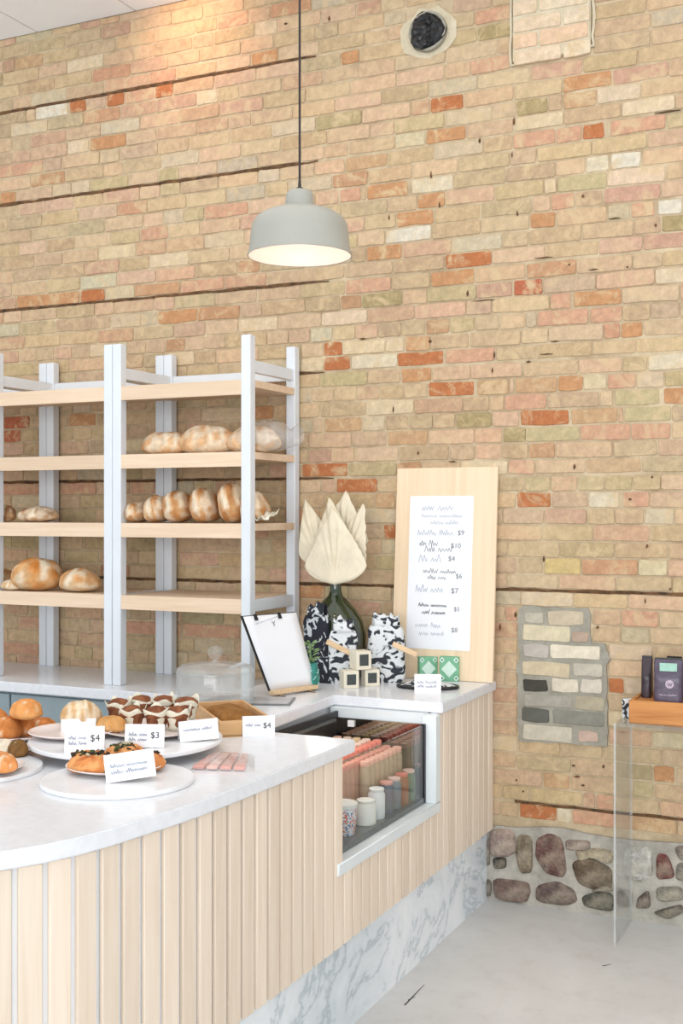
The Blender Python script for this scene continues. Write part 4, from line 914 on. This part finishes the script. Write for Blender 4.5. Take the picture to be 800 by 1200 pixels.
# herb topped pastries
def savoury(px, py, z0, wpx, hpx, label, seed, rot=0):
    b = P(px, py, z0); s_ = depth(b) / F; w_, h_ = wpx * s_, hpx * s_
    t = thing('savoury_pastry', label, 'pastry', (b.x, b.y, z0), rot)
    def fn(u, v2):
        a = u * 2 * PI; q_ = 1 - v2
        kk = 1 + .08 * math.cos(4 * a + seed) + .06 * vn((math.cos(a), math.sin(a), q_), 2.2, seed)
        prof_ = [(0.0, .80), (.12, .97), (.35, 1.0), (.6, .93), (.82, .80), (.97, .60), (1.0, .45), (.88, .28), (.80, .12), (.79, .01)]
        i_ = v2 * 9; i0 = min(8, int(i_)); f_ = i_ - i0; zz = prof_[i0][0] * (1 - f_) + prof_[i0 + 1][0] * f_; rr = prof_[i0][1] * (1 - f_) + prof_[i0 + 1][1] * f_
        return (math.cos(a) * w_ / 2 * rr * kk, math.sin(a) * w_ * .42 * rr * kk, zz * h_ * (1 + .12 * vn((math.cos(a) * rr, math.sin(a) * rr, 1), 3, seed)))
    def col(p):
        k_ = p.z / h_; n_ = vn(p, 40, seed); base = (216, 140, 82) if n_ > -.05 else (232, 166, 106)
        if k_ > .75 and n_ > .2: base = (190, 110, 62)
        return base
    MB().grid(fn, 36, 24, col, closeu=True).build('dough', M['bread'], t, smooth=True)
    hb = MB(); rnd = random.Random(seed)
    for i in range(46):
        a = rnd.random() * 2 * PI; rr = rnd.random() ** .6 * .30; x, y = math.cos(a) * w_ * rr, math.sin(a) * w_ * rr * .85; z = h_ * .90 + rnd.uniform(-.002, .004); s2 = rnd.uniform(.0025, .006)
        if i > 34: x *= 1.45; y *= 1.45; z = h_ * .92
        T = Matrix.Translation((x, y, z)) @ Matrix.Rotation(rnd.random() * 6, 4, (rnd.random(), rnd.random(), rnd.random() + .1))
        hb.box(-s2 * 1.5, s2 * 1.5, -s2, s2, -s2 * .5, s2 * .5, rnd.choice([(58, 44, 34), (84, 70, 40), (66, 84, 46), (42, 34, 30), (196, 184, 150)]), T=T)
    o = hb.build('herb_topping', M['item'], t); o['kind'] = 'stuff'
    return t
savoury(106, 903, ZA + .006, 56, 21, 'golden pastry with dark herb topping, front left of its plate', 2)
savoury(146, 890, ZA + .006, 46, 17, 'golden pastry with dark herbs, at the back of its plate between two price cards', 5, .5)
savoury(169, 901, ZA + .006, 48, 19, 'golden pastry with green herbs, on the right behind the lowest price card', 9, 1.1)
# price cards
card(99, 881, 46, 28, ZC, 'price card marked $4 behind the left herb topped pastry', price='$4', seed=11, yaw=-.05)
card(169, 877, 46, 26, ZC, 'price card marked $3 in front of the paper wrapped muffins', price='$3', seed=12, yaw=.02, roll=.04)
card(154, 917, 58, 31, ZA, 'largest white price card, tilted in front of the herb topped pastries', lines=2, seed=13, roll=-.12)
card(92, 858, 40, 15, ZC, 'low white card behind the $4 card, by the iced loaf', lines=0, seed=14)
card(234, 869, 46, 23, ZC - .0, 'white price card on the stand, left of the wooden tray', lines=1, seed=15, roll=-.06, yaw=.15)
# iced loaf and caramel slice on the stand
b = P(95, 851, ZC + .006); loaf('iced_loaf', 'cream striped iced loaf at the back left of the stand', 'cake', b, pxw(b, 48), .12, pxw(b, 30), rotz=.5, crust=(206, 160, 110), pale=(222, 190, 146), flour=.05, scores=((-.6, .6), (-.2, .6), (.2, .6), (.6, .6)), seed=88, sw=.12)
b = P(131, 858, ZC + .006); loaf('golden_bun', 'smooth golden bun between the iced loaf and the muffins', 'pastry', b, pxw(b, 36), .08, pxw(b, 19), rotz=.1, crust=(214, 150, 84), pale=(226, 176, 116), flour=-.2, seed=90)
def muffin(px, py, lab, seed, sc=1):
    b = P(px, py, ZC + .006); s_ = depth(b) / F; r_ = 14.5 * s_ * sc
    t = thing('wrapped_muffin', lab, 'muffin', (b.x, b.y, ZC + .006), seed)
    MB().lathe([(r_ * .62, 0), (r_ * .8, .018), (r_ * .9, .036), (r_ * 1.0, .042), (r_ * .93, .056), (r_ * .6, .068), (r_ * .1, .073)], 24, col=lambda p: (150, 96, 66) if vn(p, 60, seed) > 0 else (124, 74, 50), wob=lambda a, z: 1 + .06 * math.sin(3 * a + seed)).build('muffin_cake', M['bread'], t, smooth=True)
    def fn(u, v2):
        a = u * 2 * PI; pk = .5 + .5 * math.cos((3 if int(seed * 10) % 2 else 5) * a + seed * 2) * (.6 + .4 * math.sin(a + seed)); zz = v2 * (.044 + .034 * pk); rr = r_ * (.66 + .30 * v2 + .22 * v2 * v2 * pk)
        return (math.cos(a) * rr, math.sin(a) * rr, zz)
    MB().grid(fn, 40, 7, closeu=True).build('paper_wrapper', M['muffinpaper'], t, smooth=30, fix=False, solid=.0008)
for i, (x, y, lab) in enumerate(((139, 845, 'paper wrapped brown muffin at the back left of the group'), (166, 841, 'paper wrapped brown muffin at the back in the middle of the group'), (192, 841, 'paper wrapped brown muffin at the back, second from the right'), (218, 843, 'paper wrapped brown muffin at the back right, beside the wooden tray'), (155, 854, 'paper wrapped muffin at the front left, above the $3 card'), (183, 855, 'paper wrapped muffin at the front in the middle, above the $3 card'), (208, 855, 'paper wrapped muffin at the front right of the group'))):
    muffin(x, y, lab, i * 1.3)
# roll pile
Zr = CH + .006
for i, (x, y, w_, h_, z, lab) in enumerate(((8, 866, 34, 27, 0, 'golden roll at the front left of the roll pile'), (26, 862, 32, 24, 0, 'darker golden roll at the front centre of the roll pile'), (50, 858, 36, 17, 0, 'flat golden roll at the right of the roll pile'), (-8, 855, 36, 26, 0, 'golden roll at the back left of the roll pile, cut by the photo edge'), (30, 852, 34, 22, 0, 'hidden golden roll at the back under the top roll'))):
    b = P(x, y, Zr + z); loaf('golden_roll', lab, 'bread roll', b, pxw(b, w_), pxw(b, w_) * .85, pxw(b, h_), rotz=i, crust=(196, 116, 58), pale=(226, 156, 92), flour=-.05, seed=i + 100)
b = P(31, 860, Zr); bz_ = pxw(b, 20); b2_ = P(31, 843, CH + .066); loaf('golden_roll', 'round glossy roll crowning the roll pile', 'bread roll', b2_, pxw(b2_, 39), pxw(b2_, 34), pxw(b2_, 24), crust=(226, 150, 86), pale=(232, 170, 106), flour=-.1, seed=120)
b = P(21, 888, CH + .008); loaf('seeded_bun', 'dark brown seeded bun on the cream plate at the left', 'pastry', b, pxw(b, 24), pxw(b, 22), pxw(b, 22), crust=(116, 84, 48), pale=(150, 108, 62), flour=-.2, seed=131)
b = P(4, 884, CH + .008); loaf('floured_bun', 'white floured bun beside the dark seeded bun', 'pastry', b, pxw(b, 30), pxw(b, 22), pxw(b, 18), crust=(228, 212, 190), pale=(236, 226, 208), flour=.7, seed=133)
b = P(0, 905, ZA + .006); loaf('croissant', 'golden croissant on the plate cut by the left edge', 'pastry', b, pxw(b, 52), pxw(b, 30), pxw(b, 24), rotz=-.25, crust=(222, 140, 78), pale=(236, 168, 108), flour=-.1, scores=((-.5, .2), (.1, .2), (.5, .2)), seed=140, sw=.08)
# pink packet
q4 = [P(223, 903, CH), P(288, 905, CH), P(292, 887, CH), P(252, 884, CH)]; c_ = sum(q4, Vector()) / 4
pk = thing('pink_packet', 'clear flat packet of pink bars lying on the white countertop', 'packet', c_)
for i in range(4):
    t0, t1 = (i + .08) / 4, (i + .9) / 4
    a = q4[0].lerp(q4[1], t0) - c_; b_ = q4[0].lerp(q4[1], t1) - c_; c2 = q4[3].lerp(q4[2], t1) - c_; d_ = q4[3].lerp(q4[2], t0) - c_
    for e0, e1 in ((.04, .48), (.54, .96)):
        pp = [a.lerp(d_, e0), b_.lerp(c2, e0), b_.lerp(c2, e1), a.lerp(d_, e1)]
        MB().hexa([p + Vector((0, 0, .002)) for p in pp], (0, 0, .010), random.choice([(222, 168, 156), (214, 150, 136), (230, 190, 178)])).build('pink_bar', M['item'], pk, bevel=.002, seg=1)
def bagtop(u, w_):
    a = q4[0].lerp(q4[1], -.02 + 1.18 * u).lerp(q4[3].lerp(q4[2], -.02 + 1.18 * u), w_) - c_
    e = min(u, 1 - u, w_, 1 - w_) * 8; return Vector((a.x, a.y, .002 + .014 * min(1, e) + .003 * vn((u * 9, w_ * 6, 2), 1)))
MB().grid(bagtop, 24, 12).build('clear_wrap', M['plastic'], pk, smooth=25, fix=False)

# ================================================================== ACRYLIC STAND, CRATE, COFFEE BAGS
AX = -.975; AZ = .825
ac = thing('acrylic_stand', 'clear acrylic stand against the wall carrying the oak crate', 'stand', (-.70, 4.62, 0))
al = Vector((.70, -4.62, 0))
MB().box(AX, AX + .007, 4.47, 4.77, 0, AZ).build('side_panel', M['acryl'], ac, loc=al, bevel=.001, seg=1)
MB().box(-.437, -.425, 4.47, 4.77, 0, AZ).build('side_panel', M['acryl'], ac, loc=al, bevel=.001, seg=1)
MB().box(AX, -.425, 4.47, 4.77, AZ, AZ + .012).build('top_panel', M['acryl'], ac, loc=al, bevel=.001, seg=1)
edg = glassmat('acrylic_polished_edge', (.97, .98, .98), alpha=.55)
for yy in (4.468, 4.768):
    MB().box(AX - .0005, AX + .0075, yy, yy + .004, .0, AZ + .012).build('polished_edge', edg, ac, loc=al)
cz = AZ + .0125
c0 = P(766, 888, cz)
cr_ = thing('oak_crate', 'orange oak crate on the clear acrylic stand, cut by the right edge', 'crate', (-.70, 4.62, cz), .0)
cl_ = Vector((.70, -4.62, -cz)); CX0, CY0, CY1 = -.925, 4.50, 4.745
hc = .085
MB().box(CX0, -.47, CY0, CY0 + .014, cz, cz + hc).build('side_board', M['oak'], cr_, loc=cl_, bevel=.002, seg=1)
MB().box(CX0, -.47, CY1 - .014, CY1, cz, cz + hc).build('side_board', M['oak'], cr_, loc=cl_, bevel=.002, seg=1)
MB().box(CX0, CX0 + .014, CY0 + .014, CY1 - .014, cz, cz + hc).build('side_board', M['oak'], cr_, loc=cl_, bevel=.002, seg=1)
MB().box(-.484, -.47, CY0 + .014, CY1 - .014, cz, cz + hc).build('side_board', M['oak'], cr_, loc=cl_, bevel=.002, seg=1)
MB().box(CX0 + .014, -.484, CY0 + .014, CY1 - .014, cz + hc - .016, cz + hc - .006).build('top_board', M['oak'], cr_, loc=cl_)
bz0 = cz + hc - .0055
def coffee(x, y, w_, d_, h_, rot, mat, label, front=True, lab2=None):
    t = thing('coffee_bag', label, 'bag', (x, y, bz0), rot)
    def fn(u, v2):
        a = u * 2 * PI; sg = lambda q_, p_: math.copysign(abs(q_) ** p_, q_); dd_ = d_ * (1 - .75 * max(0, v2 - .55) / .45) * (1 + .05 * vn((math.cos(a) * 2, v2 * 4, x), 1)); ww = w_ * (1 - .04 * math.sin(v2 * PI)) * (.94 if v2 in (0, 1) else 1)
        return (sg(math.cos(a), .35) * ww / 2, sg(math.sin(a), .45) * dd_ / 2, v2 * h_)
    mb = MB().grid(fn, 28, 12, closeu=True); mb.f += [tuple(range(28))[::-1], tuple(11 * 28 + i for i in range(28))]; mb.build('foil_body', mat, t, smooth=45)
    MB().box(-w_ * .47, w_ * .47, -.006, .006, h_ - .012, h_ + .006).build('folded_top', M['black'], t, bevel=.001, seg=1)
    if front:
        y_ = -d_ / 2 - .001
        MB().box(-w_ * .28, w_ * .30, y_ + .006, y_ + .010, h_ * .74, h_ * .93).build('mint_sticker', M['mint_label'], t)
        MB().lathe([(.0155, 0), (.0155, .0012)], 24).build('round_emblem', M['pink_label'], t, loc=(.006, y_ - .000, h_ * .44), rot=(PI / 2, 0, 0))
        mb = MB(); 
        for a0, a1 in (((-.008, .006), (-.003, -.008)), ((-.003, -.008), (.001, .004)), ((.001, .004), (.005, -.008)), ((.005, -.008), (.009, .006))):
            A_, B_ = Vector((.006 + a0[0], y_ - .0022, h_ * .44 + a0[1])), Vector((.006 + a1[0], y_ - .0022, h_ * .44 + a1[1])); ribbon(mb, [A_, B_], .0016)
        mb.build('emblem_strokes', M['purple_dark'], t)
        mb = MB(); scribble(mb, -w_ * .3, w_ * .3, h_ * .17, .006, y=y_ - .0006, th=.0010, seed=60); mb.build('small_print', M['pink_label'], t)
    return t
v1 = onY(783, 857, 4.56); coffee(v1.x, 4.56, .108, .06, .158, .10, M['purple'], 'purple coffee bag with mint sticker and round emblem on the oak crate')
v1 = onY(760, 848, 4.67); coffee(v1.x - .005, 4.665, .042, .10, .150, .10, M['purple_dark'], 'dark plum coffee bag seen edge on at the left end of the crate', front=False)
v1 = onY(808, 857, 4.57); coffee(v1.x + .02, 4.60, .075, .055, .148, -.1, M['purple_dark'], 'dark coffee bag cut by the right edge of the photo', front=False)
v1 = onY(790, 840, 4.69); o = coffee(v1.x, 4.69, .06, .05, .150, 0, M['olive'], 'olive paper coffee bag standing behind the purple bag', front=False)
# small white packet on the stand
v1 = P(734, 876, AZ + .012)
t = thing('white_sachet', 'small white and black printed packet on the corner of the clear stand', 'packet', (AX + .026, 4.60, AZ + .0125), .2)
MB().box(-.022, .022, -.008, .008, 0, .075).build('sachet', M['print'], t, bevel=.003, seg=1)

# ================================================================== nest prints and small pieces under the part that carries them
NEST = {'card_face': ('handwriting', 'price'), 'carton': ('label_print', 'pale_diamond', 'corner_print', 'dot_print'), 'paper_sheet': ('handwriting', 'price', 'emblem_print'),
        'foil_body': ('mint_sticker', 'round_emblem', 'emblem_strokes', 'small_print', 'folded_top'), 'lamp_shade': ('shade_lining', 'rim'), 'pot': ('raised_pattern',), 'dome': ('knob', 'dome_ridge')}
for o in list(scn.objects):
    k_ = o.name.split('.')[0]
    if k_ in NEST and o.parent and tuple(o.location) == (0, 0, 0):
        for ch in list(o.parent.children):
            if ch.name.split('.')[0] in NEST[k_]: ch.parent = o
    if k_ in ('handwriting', 'small_print', 'raised_pattern', 'emblem_strokes', 'floor_crack'): o['kind'] = 'stuff'
